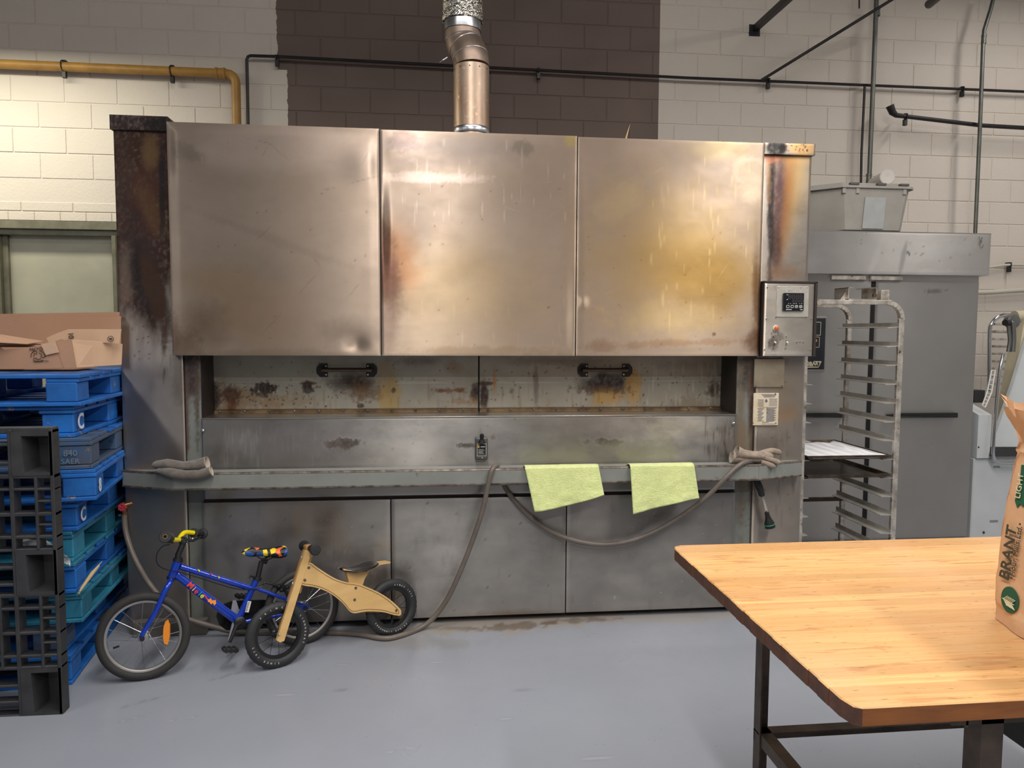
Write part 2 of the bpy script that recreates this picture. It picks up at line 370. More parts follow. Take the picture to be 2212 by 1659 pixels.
b = MB(); b.box((-5.5, -4, 5.0), (7.5, 6.7, 5.15)); b.out('ceiling', mat('ceiling_deck', s(96, 94, 92), .8, var=.4, vscale=3), kind='structure')
far_m = mat('far_wall_paint', s(150, 146, 140), .8, var=.4, vscale=2)
b = MB(); b.box((-5.6, 6.0, 0), (-5.5, 6.7, 5)); b.out('wall_left', wall_m, kind='structure')
b = MB(); b.box((-5.5, -4.1, 1.5), (7.5, -4.0, 5.0)); wf = b.out('wall_front', far_m, kind='structure')
b = MB(); b.box((-5.5, -4.1, 0), (7.5, -3.99, 1.5)); b.out('dark_reflection_band', mat('reflection_band_dark', s(62, 62, 62), .6, var=.4, vscale=3), wf)  # unseen dark band, added so the steel reflects darker low down

# door in the back wall, left
dfm = mat('door_frame_paint', s(128, 124, 104), .45, bump=.0004, bscale=60, var=.6, vscale=8, vcol=s(78, 74, 62))
dpm = mat('door_leaf_paint', s(176, 172, 152), .5, .0, bump=.0006, bscale=20, var=.7, vscale=3, vcol=s(156, 153, 136), spots=[(s(146, 162, 146), 4, .66)])
b = MB(); b.box((DOORX0 + .2, WY - .02, .02), (DOORX1 - .05, WY + .02, 2.38), .002); door = b.out('door_1', dpm, kind='structure', label='grey green painted steel door in the back wall beside the oven')
b = MB(); b.box((DOORX0, WY - .13, DOORZ - .075), (DOORX1, WY + .02, DOORZ - .012), .003); b.box((DOORX0, WY - .10, DOORZ - .12), (DOORX1, WY + .02, DOORZ - .075), .003); b.out('door_frame_header', dfm, door)
for x, w in ((DOORX0, .21), (DOORX1 - .06, .06)):
    b = MB(); b.box((x, WY - .13, 0), (x + w * .55, WY + .02, DOORZ - .12), .003); b.box((x + w * .55, WY - .09, 0), (x + w * .8, WY + .02, DOORZ - .12), .003); b.box((x + w * .8, WY - .05, 0), (x + w, WY + .02, DOORZ - .12), .003); b.out('door_jamb', dfm, door)
b = MB(); b.box((DOORX0, WY - .05, DOORZ - .012), (DOORX1, WY + .01, DOORZ + .004)); b.out('lintel_angle', dark, door)

# ------------------------------------------------------------------ pipes on the wall
def pipe(name, label, pts, r, m, cat='pipe', n=10, smooth_pts=False, clips=(), joints=()):
    t = thing(name, label, cat, pts[0]); b = MB(); b.tube(pts, r, n); b.out('pipe_run', m, t, True); r = r[-1] if isinstance(r, list) else r
    for c in clips:
        b = MB(); c = Vector(c); b.torus(c, (1, 0, .0), r + .004, .005, 20, 6); b.box(c + Vector((-.012, .0, -r - .055)), c + Vector((.018, .03, -r)), .002); b.box(c + Vector((-.012, -.0, r)), c + Vector((.02, .05, r + .012)), .002); b.out('pipe_clip', black_pl, t, True)
    for c, ax in joints:
        b = MB(); b.lathe(c, ax, [(r, -.04), (r * 1.25, -.038), (r * 1.25, -.02), (r * 1.12, -.018), (r * 1.12, .018), (r * 1.25, .02), (r * 1.25, .038), (r, .04)], 16); b.out('coupling', m, t, True)
    return t
yel_m = mat('yellow_pipe_paint', s(176, 132, 62), .45, bump=.0003, bscale=90, var=.5, vscale=9, vcol=s(128, 88, 40))
blk_m = mat('black_iron_pipe', s(44, 42, 44), .45, .5, bump=.0004, bscale=90, var=.4, vscale=10, vcol=s(70, 64, 60))
gal_m = mat('conduit_grey', s(110, 112, 106), .4, .7, var=.5, vscale=8, vcol=s(70, 66, 60))
A_, B_, C_ = Vector((-5.35, 6.42, at(0, 137, Y=6.42).z)), at(490, 159, Y=6.42), at(510, 300, Y=6.42)
yk = [A_, B_ + Vector((-.03, 0, 0))] + [B_ + Vector((.07 * math.sin(t), 0, -.07 + .07 * math.cos(t))) for t in (0, .4, .8, 1.2, 1.57)] + [C_ + Vector((0, 0, 0))]
yk[-1] = Vector((yk[-2].x, 6.42, 2.0))
pipe('gas_pipe', 'yellow painted gas pipe elbowing down behind the oven top left', yk, .036, yel_m, 'pipe', 14, clips=[at(136, 142, Y=6.42), at(370, 153, Y=6.42)], joints=[(B_ + Vector((-.05, 0, 0)), (1, 0, 0))])
A_, B_, C_ = at(533, 300, Y=6.44), at(533, 120, Y=6.44), at(2260, 200, Y=6.44)
pipe('iron_conduit', 'thin black pipe running the whole wall width, dropping behind oven near yellow pipe', [Vector((B_.x, 6.44, 2.0)), B_ + Vector((0, 0, -.03)), B_ + Vector((.01, 0, -.008)), B_ + Vector((.03, 0, 0)), at(596, 122, Y=6.44), at(1480, 168, Y=6.44), C_], .0125, blk_m, 'pipe', 8, clips=[at(597, 124, Y=6.44), at(1163, 152, Y=6.44), at(1660, 174, Y=6.44), at(2080, 192, Y=6.44)])
pipe('vertical_pipe', 'vertical dark pipe dropping behind the grey tote, right one of the close pair', [at(1894, -20, Y=6.38), at(1886, 180, Y=6.38), at(1877, 400, Y=6.38), at(1874, 480, Y=6.38)], .02, gal_m, joints=[(at(1895, 25, Y=6.38), (0, 0, 1)), (at(1877, 385, Y=6.38), (0, 0, 1))])
pipe('slim_pipe', 'slim black pipe hanging from the long wall pipe, left one of the close pair', [at(1868, 186, Y=6.42), at(1861, 330, Y=6.42), at(1858, 480, Y=6.42)], .011, blk_m)
pipe('bent_pipe', 'dark vertical pipe with bent top, rightmost, ending behind the proofer', [at(2150, -20, Y=6.26), at(2140, 20, Y=6.26), at(2126, 65, Y=6.26), at(2124, 85, Y=6.26), at(2117, 270, Y=6.26), at(2104, 560, Y=6.26)], .017, gal_m, joints=[(at(2125, 85, Y=6.26), (0, 0, 1))])
pipe('stub_pipe', 'thick dark pipe with open angled end against the wall at right', [at(1922, 228, Y=6.33), at(1928, 243, Y=6.33), at(1936, 249, Y=6.33), at(1960, 252, Y=6.33), at(2120, 271, Y=6.33), at(2260, 279, Y=6.33)], [.034, .03, .022, .019, .019, .019], blk_m, clips=[at(1957, 252, Y=6.33)])
pipe('diagonal_brace', 'slim diagonal dark rod rising from the long wall pipe to upper right', [at(1645, 173, Y=6.4), at(1945, -12, Y=5.9)], .013, blk_m)
b = MB(); p, q = at(1632, 66, Y=6.5), at(1722, -15, Y=5.6); b.bar(p, q, .05, .006, (0, 0, 1)); b.bar(p + Vector((-.02, 0, .02)), q + Vector((-.02, 0, .02)), .006, .05, (0, 0, 1)); b.box(p + Vector((-.06, -.004, -.05)), p + Vector((.04, .01, .05)))
tag(b.out('ceiling_bracket', blk_m, loc=p), 'dark angle iron bracket sticking out of the wall near ceiling', 'bracket')
b = MB(); b.tube([at(2007, 9, Y=6.0), at(2035, -14, Y=5.7)], .035, 14); tag(b.out('pipe_end', blk_m, smooth=True, loc=at(2007, 9, Y=6.0)), 'short black pipe end at the top edge, right of the diagonal rod', 'pipe')
b = MB(); b.tube([at(1856, -20, Y=6.3), at(1856, 18, Y=6.3)], .007, 8); tag(b.out('hanger_rod', blk_m, loc=at(1856, 0, Y=6.3)), 'short thin rod hanging down at the top edge left of vertical pipes', 'rod')
cab_m = mat('cream_cable', s(196, 190, 176), .5)
pipe('upper_cable', 'thin cream cable on wall right of the proofer top', spline([at(2080, 583, Y=6.44), at(2140, 577, Y=6.44), at(2182, 572, Y=6.44), at(2260, 574, Y=6.44)], 4), .012, cab_m, 'cable', clips=[at(2182, 572, Y=6.44)])
pipe('lower_cable', 'thick cream cable on wall below the thin cream cable', spline([at(2085, 632, Y=6.42), at(2140, 631, Y=6.42), at(2200, 627, Y=6.42), at(2260, 626, Y=6.42)], 4), .022, cab_m, 'cable')

# ------------------------------------------------------------------ the oven
oven = thing('rotary_oven', 'huge stained stainless steel bakery oven with three upper panels', 'oven', (.25, 4.9, 0))
YU, YC, YP = 3.99, 4.03, 4.05
b = MB(); b.box((-1.6, 4.30, .03), (2.12, 5.85, 2.67)); b.box((-1.29, 4.02, 1.50), (1.82, 4.30, 2.655)); b.box((-1.213, 4.09, .05), (1.722, 4.30, .70)); b.out('casing', dark, oven)
b = MB(); b.box((-1.2, 4.12, .0), (1.71, 4.29, .06)); b.out('toe_base', mat('toe_black', s(12, 12, 13), .8), oven)
blkc = s(24, 17, 18); dbr = s(58, 36, 26); gold = s(150, 112, 62); pur = s(96, 72, 74); org = s(184, 116, 62); yelo = s(226, 180, 112)
def wob(a, sx=2.2, sz=1.8, ph=0): return lambda X, Z: a * (fbm(X * sx + ph, Z * sz + ph * 1.7, 2) - .5)
# upper panels
gr = s(150, 118, 62); gl = s(200, 166, 96); tb = s(96, 72, 54); refl_pk = s(214, 194, 182)
PB = [
 [(600, 320, 260, 60, 2, refl_pk, .35, .6, .4, 0, .01, .02), (520, 690, 150, 110, 5, s(160, 128, 90), .45, .9, .4, 0, .01, .01), (440, 700, 60, 60, 0, s(104, 80, 62), .5, .9, .4, 0), (760, 720, 70, 40, 0, s(112, 100, 90), .5, .9, .3, 0),  # first blob paints the pinkish reflected band along the panel top
  (400, 745, 60, 40, 30, s(116, 86, 62), .5, .8, .6, 0), (480, 600, 90, 50, 0, s(176, 140, 90), .3, .9, .4, 0), (600, 520, 220, 10, 20, s(150, 134, 120), .3, .6, .6, 0), (590, 765, 220, 12, 0, s(140, 120, 100), .4, .6, .5, 0),
  (375, 730, 14, 60, 0, s(120, 96, 78), .5, .7, .5, 0), (405, 330, 40, 20, 25, s(126, 118, 108), .5, .7, .6, 0)],
 [(1020, 640, 190, 150, 0, s(198, 172, 130), .5, .9, .4, 0, .01, .01), (840, 560, 75, 110, -18, s(170, 122, 84), .75, .7, .25, 0), (826, 580, 42, 120, -12, s(96, 68, 62), .8, .7, .25, 0), (823, 490, 26, 60, -20, s(60, 44, 44), .6, .7, .3, 0),
  (838, 700, 26, 80, 0, s(120, 94, 84), .5, .8, .3, 0), (874, 305, 34, 26, 0, s(124, 104, 98), .8, .5, .5, 0), (874, 300, 50, 36, 0, s(196, 176, 166), .3, .4, .5, 0), (1010, 320, 200, 30, 2, s(150, 142, 140), .45, .8, .4, 0, .01, .03), (1130, 320, 26, 24, 0, s(128, 120, 110), .55, .4, .4, 0),
  (960, 385, 130, 12, 2, s(226, 206, 196), .6, .7, .6, 0, .01, .05), (960, 350, 170, 16, 0, s(150, 140, 136), .3, .7, .6, 0), (1233, 300, 14, 20, 0, s(200, 180, 110), .6, .7, .5, 0), (1040, 760, 200, 14, 0, s(150, 126, 98), .5, .6, .5, 0),
  (1230, 560, 18, 200, 0, s(170, 150, 124), .4, .8, .4, 0)],
 [(1450, 560, 230, 200, 0, s(178, 150, 96), .6, .8, .25, 0), (1500, 590, 150, 110, 0, s(164, 130, 66), .75, .8, .3, 0, .01, .01), (1560, 620, 70, 90, 0, s(146, 114, 56), .5, .9, .3, 0), (1330, 440, 70, 40, -35, s(196, 176, 140), .4, .8, .4, 0), (1560, 320, 90, 30, 0, s(190, 172, 124), .5, .9, .4, 0),
  (1625, 375, 34, 26, 0, s(150, 136, 120), .7, .25, .25, 0), (1622, 368, 42, 32, 0, s(224, 208, 176), .25, .2, .2, 0), (1625, 420, 34, 20, 0, s(206, 190, 160), .35, .7, .5, 0), (1450, 742, 190, 9, -2, s(150, 116, 82), .5, .6, .7, 0), (1300, 748, 50, 16, 0, s(140, 106, 78), .45, .7, .6, 0),
  (1635, 650, 12, 120, 0, s(110, 74, 40), .8, .7, .3, 0), (1632, 740, 24, 30, 0, s(96, 60, 34), .7, .7, .4, 0), (1543, 722, 6, 5, 0, s(120, 84, 50), .9, .5, .5, .3), (1440, 690, 160, 40, 0, s(206, 180, 130), .4, .8, .4, 0), (1254, 560, 10, 200, 0, s(150, 136, 120), .5, .8, .3, 0)]]
def drips(x0, x1, y0, y1, n, c, st=.4):
    return [(random.uniform(x0, x1), random.uniform(y0, y1), random.uniform(1.3, 3), random.uniform(8, 26), 0, c, st * random.uniform(.5, 1), .8, .3, 0) for _ in range(n)]
def nicks(x0, x1, y0, y1, n, c, st=.6, so=.2, r=3): return [(random.uniform(x0, x1), random.uniform(y0, y1), random.uniform(1.5, r), random.uniform(1.5, r), random.uniform(0, 90), c, st, .6, .6, so, .2, .2) for _ in range(n)]
def scrs(x0, x1, y0, y1, n, c, st=.5, L_=40): return [(random.uniform(x0, x1), random.uniform(y0, y1), random.uniform(12, L_), 1.6, random.uniform(-70, 70), c, st, .7, .3, 0) for _ in range(n)]
PB[0] += scrs(390, 800, 300, 700, 12, s(130, 114, 101), .4, 45) + nicks(390, 800, 300, 760, 20, s(110, 90, 76))
PB[1] += drips(850, 1230, 300, 480, 30, s(214, 202, 190), .5) + drips(850, 1230, 640, 740, 14, s(210, 190, 160), .3) + nicks(850, 1230, 400, 760, 26, s(110, 84, 60)) + scrs(870, 1200, 340, 480, 10, s(206, 188, 176), .16, 45)
PB[2] += drips(1400, 1640, 330, 700, 44, s(222, 200, 150), .4) + nicks(1260, 1640, 500, 760, 30, s(130, 96, 50)) + scrs(1280, 1620, 360, 720, 6, s(206, 188, 154), .18, 40)
xs_ = (-1.336, -.270, .777, 1.826)
dents = [[(-1.25, 2.52, .16, .010), (-.9, 2.60, .5, .008), (-.40, 1.53, .05, -.012), (-.34, 2.48, .10, .006), (-.75, 2.0, .4, .006)], [(-.24, 2.15, .22, -.014), (-.15, 2.55, .12, .004), (.3, 2.35, .35, .006), (.6, 1.75, .3, -.004)], [(.80, 1.78, .03, .012), (1.72, 2.45, .1, -.0015), (1.3, 2.1, .4, .009), (1.2, 1.55, .3, .003)]]
for i in range(3):
    def blg(X, Z, i=i):
        y = .010 * (fbm(X * 1.6 + 5 * i, Z * 1.5 + i, 2) - .5)
        for dx, dz, r, h in dents[i]: y = y - h * np.exp(-(((X - dx) ** 2 + (Z - dz) ** 2) / r ** 2))
        e = np.minimum(np.minimum(X - xs_[i], xs_[i + 1] - X), np.minimum(Z - 1.487, 2.668 - Z)); return y * sstep(0, .06, e)
    sheet('upper_panel', xs_[i] + .003, xs_[i + 1] - .003, 1.487, 2.668 - .004 * i, YU, steel_up, oven, .0075, .05, blg, ['dented left upper panel with dull brown haze', 'middle upper panel with dark burn by its left seam', 'right upper panel with large golden heat tint'][i], PB[i])
for i in (1, 2):
    b = MB(); b.box((xs_[i] - .003, YU + .02, 1.487), (xs_[i] + .003, YU + .03, 2.66)); b.out('panel_seam', dark, oven)
# side columns
CB = [(300, 440, 110, 330, -3, dbr, 1, .3, .25, .5, .03, .01), (320, 420, 40, 160, 8, s(70, 42, 34), .8, .6, .4, .5), (324, 330, 22, 46, 0, s(110, 86, 58), .8, .6, .3, .3), (318, 440, 24, 80, -25, s(104, 78, 52), .5, .7, .4, .3), (270, 430, 30, 200, 0, s(66, 46, 38), .6, .7, .3, .5), (310, 590, 46, 140, -14, blkc, .9, .7, .35, .8), (338, 640, 24, 120, -14, s(60, 40, 28), .9, .5, .4, .6), (350, 400, 8, 130, 0, blkc, .95, .6, .4, .9),
      (355, 730, 10, 50, 0, s(60, 40, 26), .8, .5, .5, .6, .1, .02), (270, 600, 20, 90, 0, s(150, 130, 116), .35, .8, .4, .2), (300, 850, 40, 120, 0, s(130, 130, 140), .35, .9, .4, 0), (385, 800, 14, 100, 0, s(120, 108, 98), .5, .7, .4, 0)] + nicks(285, 355, 690, 790, 14, s(70, 44, 30), .8, .5, 2.5) + drips(345, 368, 740, 810, 6, s(64, 42, 26), .8)
b1 = sheet('side_column', -1.605, -1.297, .0, 2.63, YC, steel_col, oven, .0075, .28, wob(.008), 'left column burnt dark brown from the top', CB)
CB2 = [(1700, 340, 60, 24, 0, s(232, 184, 120), .8, .7, .4, .1), (1722, 400, 40, 110, 10, s(214, 190, 150), .6, .8, .2, 0), (1706, 400, 34, 150, 8, s(206, 168, 112), .8, .9, .12, 0), (1694, 440, 22, 190, 6, s(160, 108, 66), .85, .9, .12, .1), (1680, 440, 18, 190, 4, pur, .9, .8, .12, .3), (1678, 540, 16, 60, 0, s(70, 48, 38), .7, .7, .4, .4), (1665, 470, 9, 170, 1, s(44, 32, 28), .95, .6, .5, .8, .06, .02), (1660, 370, 7, 60, 0, s(170, 130, 90), .6, .6, .6, .4), (1672, 342, 22, 12, -10, s(180, 116, 92), .7, .6, .5, .2), (1700, 590, 50, 20, 0, s(150, 110, 70), .6, .8, .4, .1),
       (1690, 860, 45, 90, 0, s(176, 152, 120), .4, .9, .4, 0), (1700, 895, 34, 26, 0, s(206, 160, 118), .5, .9, .4, 0), (1620, 900, 20, 180, 0, s(86, 66, 50), .7, .6, .4, .5), (1650, 960, 60, 34, 0, s(96, 80, 70), .45, .8, .5, .2), (1640, 780, 60, 14, 0, s(90, 60, 36), .6, .7, .4, .5)] + nicks(1640, 1730, 600, 1150, 26, s(80, 62, 50), .6, .4) + drips(1625, 1720, 900, 1140, 24, s(110, 92, 78), .4)
b2 = sheet('side_column', 1.829, 2.118, .0, 2.605, YC, steel_col, oven, .0075, .28, wob(.006, ph=3), 'right column with orange and purple heat bands', CB2)
capm = steel_col
o = sheet('column_cap', -1.615, -1.335, 2.628, 2.70, YC - .018, capm, oven, .006, .32, wob(.004), None, [(300, 263, 90, 40, 0, s(50, 34, 32), .97, .3, .3, .7), (340, 268, 40, 30, 0, blkc, .9, .6, .5, .9)])
o = sheet('column_cap', 1.832, 2.13, 2.607, 2.668, YC - .018, capm, oven, .005, .32, wob(.004), None, [(1680, 320, 26, 20, 0, s(60, 56, 56), .95, .3, .3, .5), (1691, 322, 10, 16, 0, blkc, .8, .6, .3, .6), (1732, 320, 34, 22, 0, s(222, 176, 116), .85, .4, .3, .1)] + nicks(1698, 1745, 308, 330, 22, s(52, 36, 28), .9, .8, 2.2))
b = MB(); b.tube([at(1352, 300, Y=4.2), at(1361, 268, Y=4.2)], [.006, .001], 5); b.out('straw_splinter', mat('straw', s(190, 160, 110), .7), oven)
# posts
def post(x0, x1, bl): return sheet('frame_post', x0, x1, 0, 1.50, YP, post_paint, oven, .008, .24, None, None, bl)
post(-1.295, -1.213, [(412, 800, 26, 70, 0, s(52, 34, 30), .95, .5, .4, .8), (405, 790, 20, 60, 0, blkc, .7, .7, .4, .8), (400, 880, 10, 120, 0, s(84, 66, 58), .9, .5, .6, .6), (426, 880, 7, 90, 0, s(70, 54, 40), .8, .5, .7, .6)])
post(1.722, 1.828, [(1610, 800, 30, 60, 0, s(54, 44, 36), .9, .6, .4, .6), (1600, 950, 12, 200, 0, s(104, 88, 70), .7, .5, .6, .5), (1622, 900, 8, 200, 0, s(84, 60, 44), .8, .5, .5, .6), (1604, 1000, 20, 120, 0, s(116, 98, 76), .6, .6, .7, .4)] + nicks(1595, 1625, 1040, 1160, 10, s(70, 44, 34), .8, .6, 2.5))
for x in (-1.213, 1.722):
    b = MB(); b.box((x - .002, YP, 1.151), (x + .002, 4.29, 1.5)); b.out('recess_cheek', dark, oven)
# foot plates
b = MB(); b.box((-1.575, 3.985, 0), (-1.2, 4.03, .085), .004); b.out('foot_plate', mat('foot_grey', s(98, 94, 88), .6, var=.5, vscale=12), oven)
# apron (ledge box)
wht = s(214, 210, 204)
AP = [(520, 955, 40, 30, 0, s(200, 196, 192), .35, .7, .6, 0, .05, .02), (742, 958, 46, 12, 0, s(58, 48, 42), .95, .35, .6, .8, .06, .03), (745, 970, 40, 14, 0, s(90, 80, 72), .6, .7, .6, .5), (1310, 955, 44, 9, 0, s(60, 50, 42), .9, .35, .6, .8, .06, .03), (1312, 965, 38, 12, 0, s(104, 92, 80), .6, .7, .6, .4), (1003, 962, 22, 6, 0, s(66, 54, 46), .85, .4, .7, .8), (1062, 945, 14, 10, 30, s(80, 68, 58), .8, .5, .8, .7), (1310, 925, 40, 16, 0, s(120, 104, 84), .4, .7, .9, .3, .1, .05),
      (1455, 925, 90, 40, 0, s(196, 186, 160), .35, .8, .5, 0), (1330, 980, 200, 34, 0, s(158, 160, 132), .35, .8, .4, 0), (1575, 960, 26, 50, 0, s(96, 82, 66), .4, .7, .8, .4, .08, .02), (610, 960, 170, 60, 0, s(168, 152, 150), .25, .9, .4, 0), (1440, 1020, 40, 12, 0, s(120, 100, 80), .4, .8, .6, .2)]
AP += drips(480, 560, 930, 1010, 34, s(210, 207, 204), .4) + drips(560, 700, 920, 1000, 20, s(196, 192, 188), .25) + nicks(450, 1580, 905, 1000, 60, s(90, 74, 60), .6, .5, 2.5) + drips(1520, 1590, 905, 1000, 30, s(90, 74, 58), .6)
sheet('apron', -1.211, 1.720, .722, 1.151, YC, steel_low, oven, .007, .02, wob(.006, 1.2, 1.2, 4), 'long flat apron panel with scuffs where handles strike', AP)
b = MB(); b.box((-1.213, YC - .004, 1.147), (1.722, YC + .006, 1.156), .002); b.box((-1.213, YC, 1.148), (1.722, 4.275, 1.153)); b.out('ledge_top', steel_trim, oven, True)
for px, py in ((437, 930), (1585, 915)):
    b = MB(); c = at(px, py, Y=YC - .006); b.lathe(c, (0, -1, 0), [(.009, -.004), (.009, .003), (.006, .005), (0, .005)], 6); b.out('bolt', zinc, oven)
# inner doors, two-tier
rust = s(70, 40, 24); rst2 = s(120, 86, 48); pale = s(176, 172, 158)
inner_m = mat('inner_door_steel', s(164, 160, 148), .5, .6, bump=.0006, bscale=9, bstretch=(1, 1, 6), attr=True, var=.5, vscale=6, vcol=s(136, 128, 112))
seamx = at(1034, 830, Y=4.28).x; ztop = 1.50; zmid = at(1000, 826, Y=4.275).z
IB1 = [(520, 865, 90, 40, 0, rst2, .65, .6, .7, .6, .05, .06), (502, 858, 22, 22, 0, rust, .95, .5, .6, .9), (500, 880, 12, 24, 0, s(88, 46, 26), .85, .6, .6, .9), (570, 838, 30, 12, 0, s(34, 20, 14), .98, .3, .8, .95, .12, .12), (565, 850, 22, 8, 0, s(34, 20, 14), .9, .3, .9, .95, .15, .15), (664, 838, 12, 20, 10, s(36, 22, 16), .95, .3, .7, .95, .12, .12), (668, 828, 20, 4, 0, rust, .9, .5, .5, .9), (462, 862, 16, 34, 0, s(28, 26, 28), .9, .5, .5, .8), (620, 870, 80, 24, 0, s(140, 116, 78), .5, .7, .8, .5, .08, .08),
       (765, 826, 60, 30, 0, s(52, 38, 30), .95, .7, .4, .8), (790, 850, 40, 20, 0, s(96, 66, 38), .7, .6, .9, .8, .1, .1), (842, 860, 26, 50, 0, s(170, 138, 66), .65, .4, .3, .5), (830, 820, 30, 40, 0, s(150, 124, 74), .4, .6, .6, .5), (851, 843, 8, 8, 0, s(60, 44, 32), .9, .4, .7, .9), (778, 877, 9, 6, 0, s(50, 34, 24), .9, .4, .7, .9), (985, 844, 50, 6, 0, s(104, 62, 34), .85, .5, .8, .8, .08, .15), (1028, 848, 12, 26, 0, s(50, 30, 22), .9, .5, .6, .9), (1000, 868, 40, 8, 0, s(140, 100, 60), .5, .5, .9, .6, .1, .1), (980, 795, 20, 14, 0, s(150, 114, 70), .5, .7, .6, .5), (900, 780, 60, 10, 0, s(104, 90, 78), .5, .8, .6, .4)]
IB1 += nicks(460, 740, 830, 880, 90, s(64, 40, 26), .85, .9, 3) + nicks(460, 1030, 780, 880, 50, s(76, 54, 38), .7, .8, 2.2) + drips(470, 1020, 840, 880, 30, s(120, 92, 60), .4)
IB2 = [(1045, 848, 12, 30, 0, s(48, 30, 24), .97, .4, .5, .95), (1052, 828, 20, 5, 0, rust, .9, .4, .5, .9), (1068, 825, 5, 34, 0, s(172, 118, 62), .8, .6, .4, .5), (1158, 830, 7, 50, 0, s(104, 94, 84), .7, .5, .4, .5), (1310, 826, 62, 26, 0, s(44, 34, 30), .95, .7, .4, .8), (1312, 858, 40, 24, 0, s(178, 138, 62), .75, .4, .5, .5), (1368, 835, 18, 44, 0, s(182, 142, 70), .7, .5, .4, .5), (1300, 842, 60, 12, 0, s(80, 56, 36), .7, .5, .9, .9, .1, .1), (1545, 842, 24, 22, 0, s(60, 46, 34), .85, .6, .8, .8, .08, .08), (1500, 875, 60, 16, 0, s(110, 92, 66), .5, .6, .8, .6), (1105, 845, 8, 8, 0, s(110, 80, 56), .7, .5, .6, .8), (1200, 780, 120, 12, 0, s(110, 94, 84), .5, .8, .6, .4), (1480, 790, 70, 14, 0, s(118, 102, 84), .4, .8, .6, .4)]
IB2 += nicks(1040, 1560, 780, 880, 110, s(70, 48, 34), .8, .8, 2.4) + drips(1380, 1560, 790, 870, 40, s(196, 190, 178), .45) + drips(1050, 1560, 840, 880, 30, s(120, 96, 64), .4)
for k, (xa, xb, BL, hx) in enumerate(((-1.229, seamx - .004, IB1, (683, 815)), (seamx + .005, 1.742, IB2, (1247, 1368)))):
    up = sheet('inner_door', xa, xb, zmid, ztop, 4.272, inner_m, oven, .006, .02, wob(.003, ph=9), ['left rust-speckled inner oven door with bar handle', 'right streaked inner oven door with bar handle'][k], BL)
    sheet('door_skirt', xa, xb, 1.172, zmid + .001, 4.276, inner_m, up, .005, .02, wob(.003, ph=5), None, BL)
    b = MB(); z = 1.164; b.box((xa, 4.266, z - .008), (xb, 4.276, z + .008), .002); b.tube([(xa, 4.266, z - .009), (xb, 4.266, z - .009)], .003, 8); b.out('piano_hinge', mat('hinge_rust', s(136, 112, 80), .5, .6, bump=.0008, bscale=50, var=.9, vscale=12, vcol=s(72, 48, 34)), up, True)
    n = 11
    for j in range(n):
        b = MB(); b.sphere((xa + (j + .35) * (xb - xa) / n, 4.260, z + .002), .0075, 10, (1, .6, 1)); b.out('hinge_rivet', rust_lip, up, True)
    for e, (hxp, sg) in enumerate(((hx[0] + 13, -1), (hx[1] - 13, 1))):
        c = at(hxp, 800, Y=4.26); b = MB(); w, h = .032, .038
        pl = [(c.x - sg * w * .9, 4.272, c.z - h), (c.x + sg * w * .4, 4.272, c.z - h), (c.x + sg * w * .95, 4.272, c.z - h * .5), (c.x + sg * w * 1.05, 4.272, c.z), (c.x + sg * w * .95, 4.272, c.z + h * .5), (c.x + sg * w * .4, 4.272, c.z + h), (c.x - sg * w * .9, 4.272, c.z + h)]
        b.prism(pl, (0, -.008, 0)); b.tube([(c.x, 4.268, c.z), (c.x, 4.225, c.z)], .015, 10); b.out('handle_bracket', black_pl, up, True)
        for dz in (-1, 1):
            b = MB(); b.sphere((c.x - sg * .02, 4.262, c.z + dz * .024), .006, 8, (1, .5, 1)); b.out('bracket_screw', zinc, up, True)
    p, q = at(hx[0] + 12, 799, Y=4.226), at(hx[1] - 12, 799, Y=4.226); b = MB(); b.tube([p, q], .0115, 12); b.out('door_handle', mat('brown_bar', s(92, 76, 64), .4, .5, var=.6, vscale=20), up, True)
# lower doors
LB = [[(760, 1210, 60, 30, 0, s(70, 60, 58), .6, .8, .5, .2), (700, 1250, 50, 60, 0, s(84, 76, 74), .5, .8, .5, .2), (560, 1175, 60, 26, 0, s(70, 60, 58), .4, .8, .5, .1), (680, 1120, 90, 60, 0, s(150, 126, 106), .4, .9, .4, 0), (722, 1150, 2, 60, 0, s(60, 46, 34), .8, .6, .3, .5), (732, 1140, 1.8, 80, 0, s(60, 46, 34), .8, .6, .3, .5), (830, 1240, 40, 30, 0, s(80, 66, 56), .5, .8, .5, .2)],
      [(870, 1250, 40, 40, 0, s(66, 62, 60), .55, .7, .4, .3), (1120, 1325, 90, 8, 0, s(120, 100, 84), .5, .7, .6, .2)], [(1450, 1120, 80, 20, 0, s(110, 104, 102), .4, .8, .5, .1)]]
lx = [at(437, 1200, Y=4.02).x, at(845, 1200, Y=4.02).x, at(1223, 1200, Y=4.02).x, at(1588, 1120, Y=4.02).x]
for i in range(3):
    u0, u1 = (437, 845, 1223, 1588)[i:i + 2]
    sheet('lower_door', lx[i] + .003, lx[i + 1] - .003, .036, .704, 4.02, steel_low, oven, .012, .05, wob(.005, 1.3, 1.3, i * 4), ['left lower door behind the bicycles', 'middle lower door behind the hanging hose', 'right lower door beside the work table'][i],
          LB[i] + nicks(u0, u1, 1080, 1330, 26, random.choice([wht, s(90, 78, 70)]), .6, .2, 2.6) + nicks(u0, u1, 1080, 1330, 16, s(200, 196, 190), .6, 0, 2.2) + drips(u0, u1, 1090, 1310, 20, s(150, 142, 138), .35))
b = MB(); b.box((-1.211, 4.04, .70), (1.72, 4.1, .725)); b.out('door_gap', dark, oven)
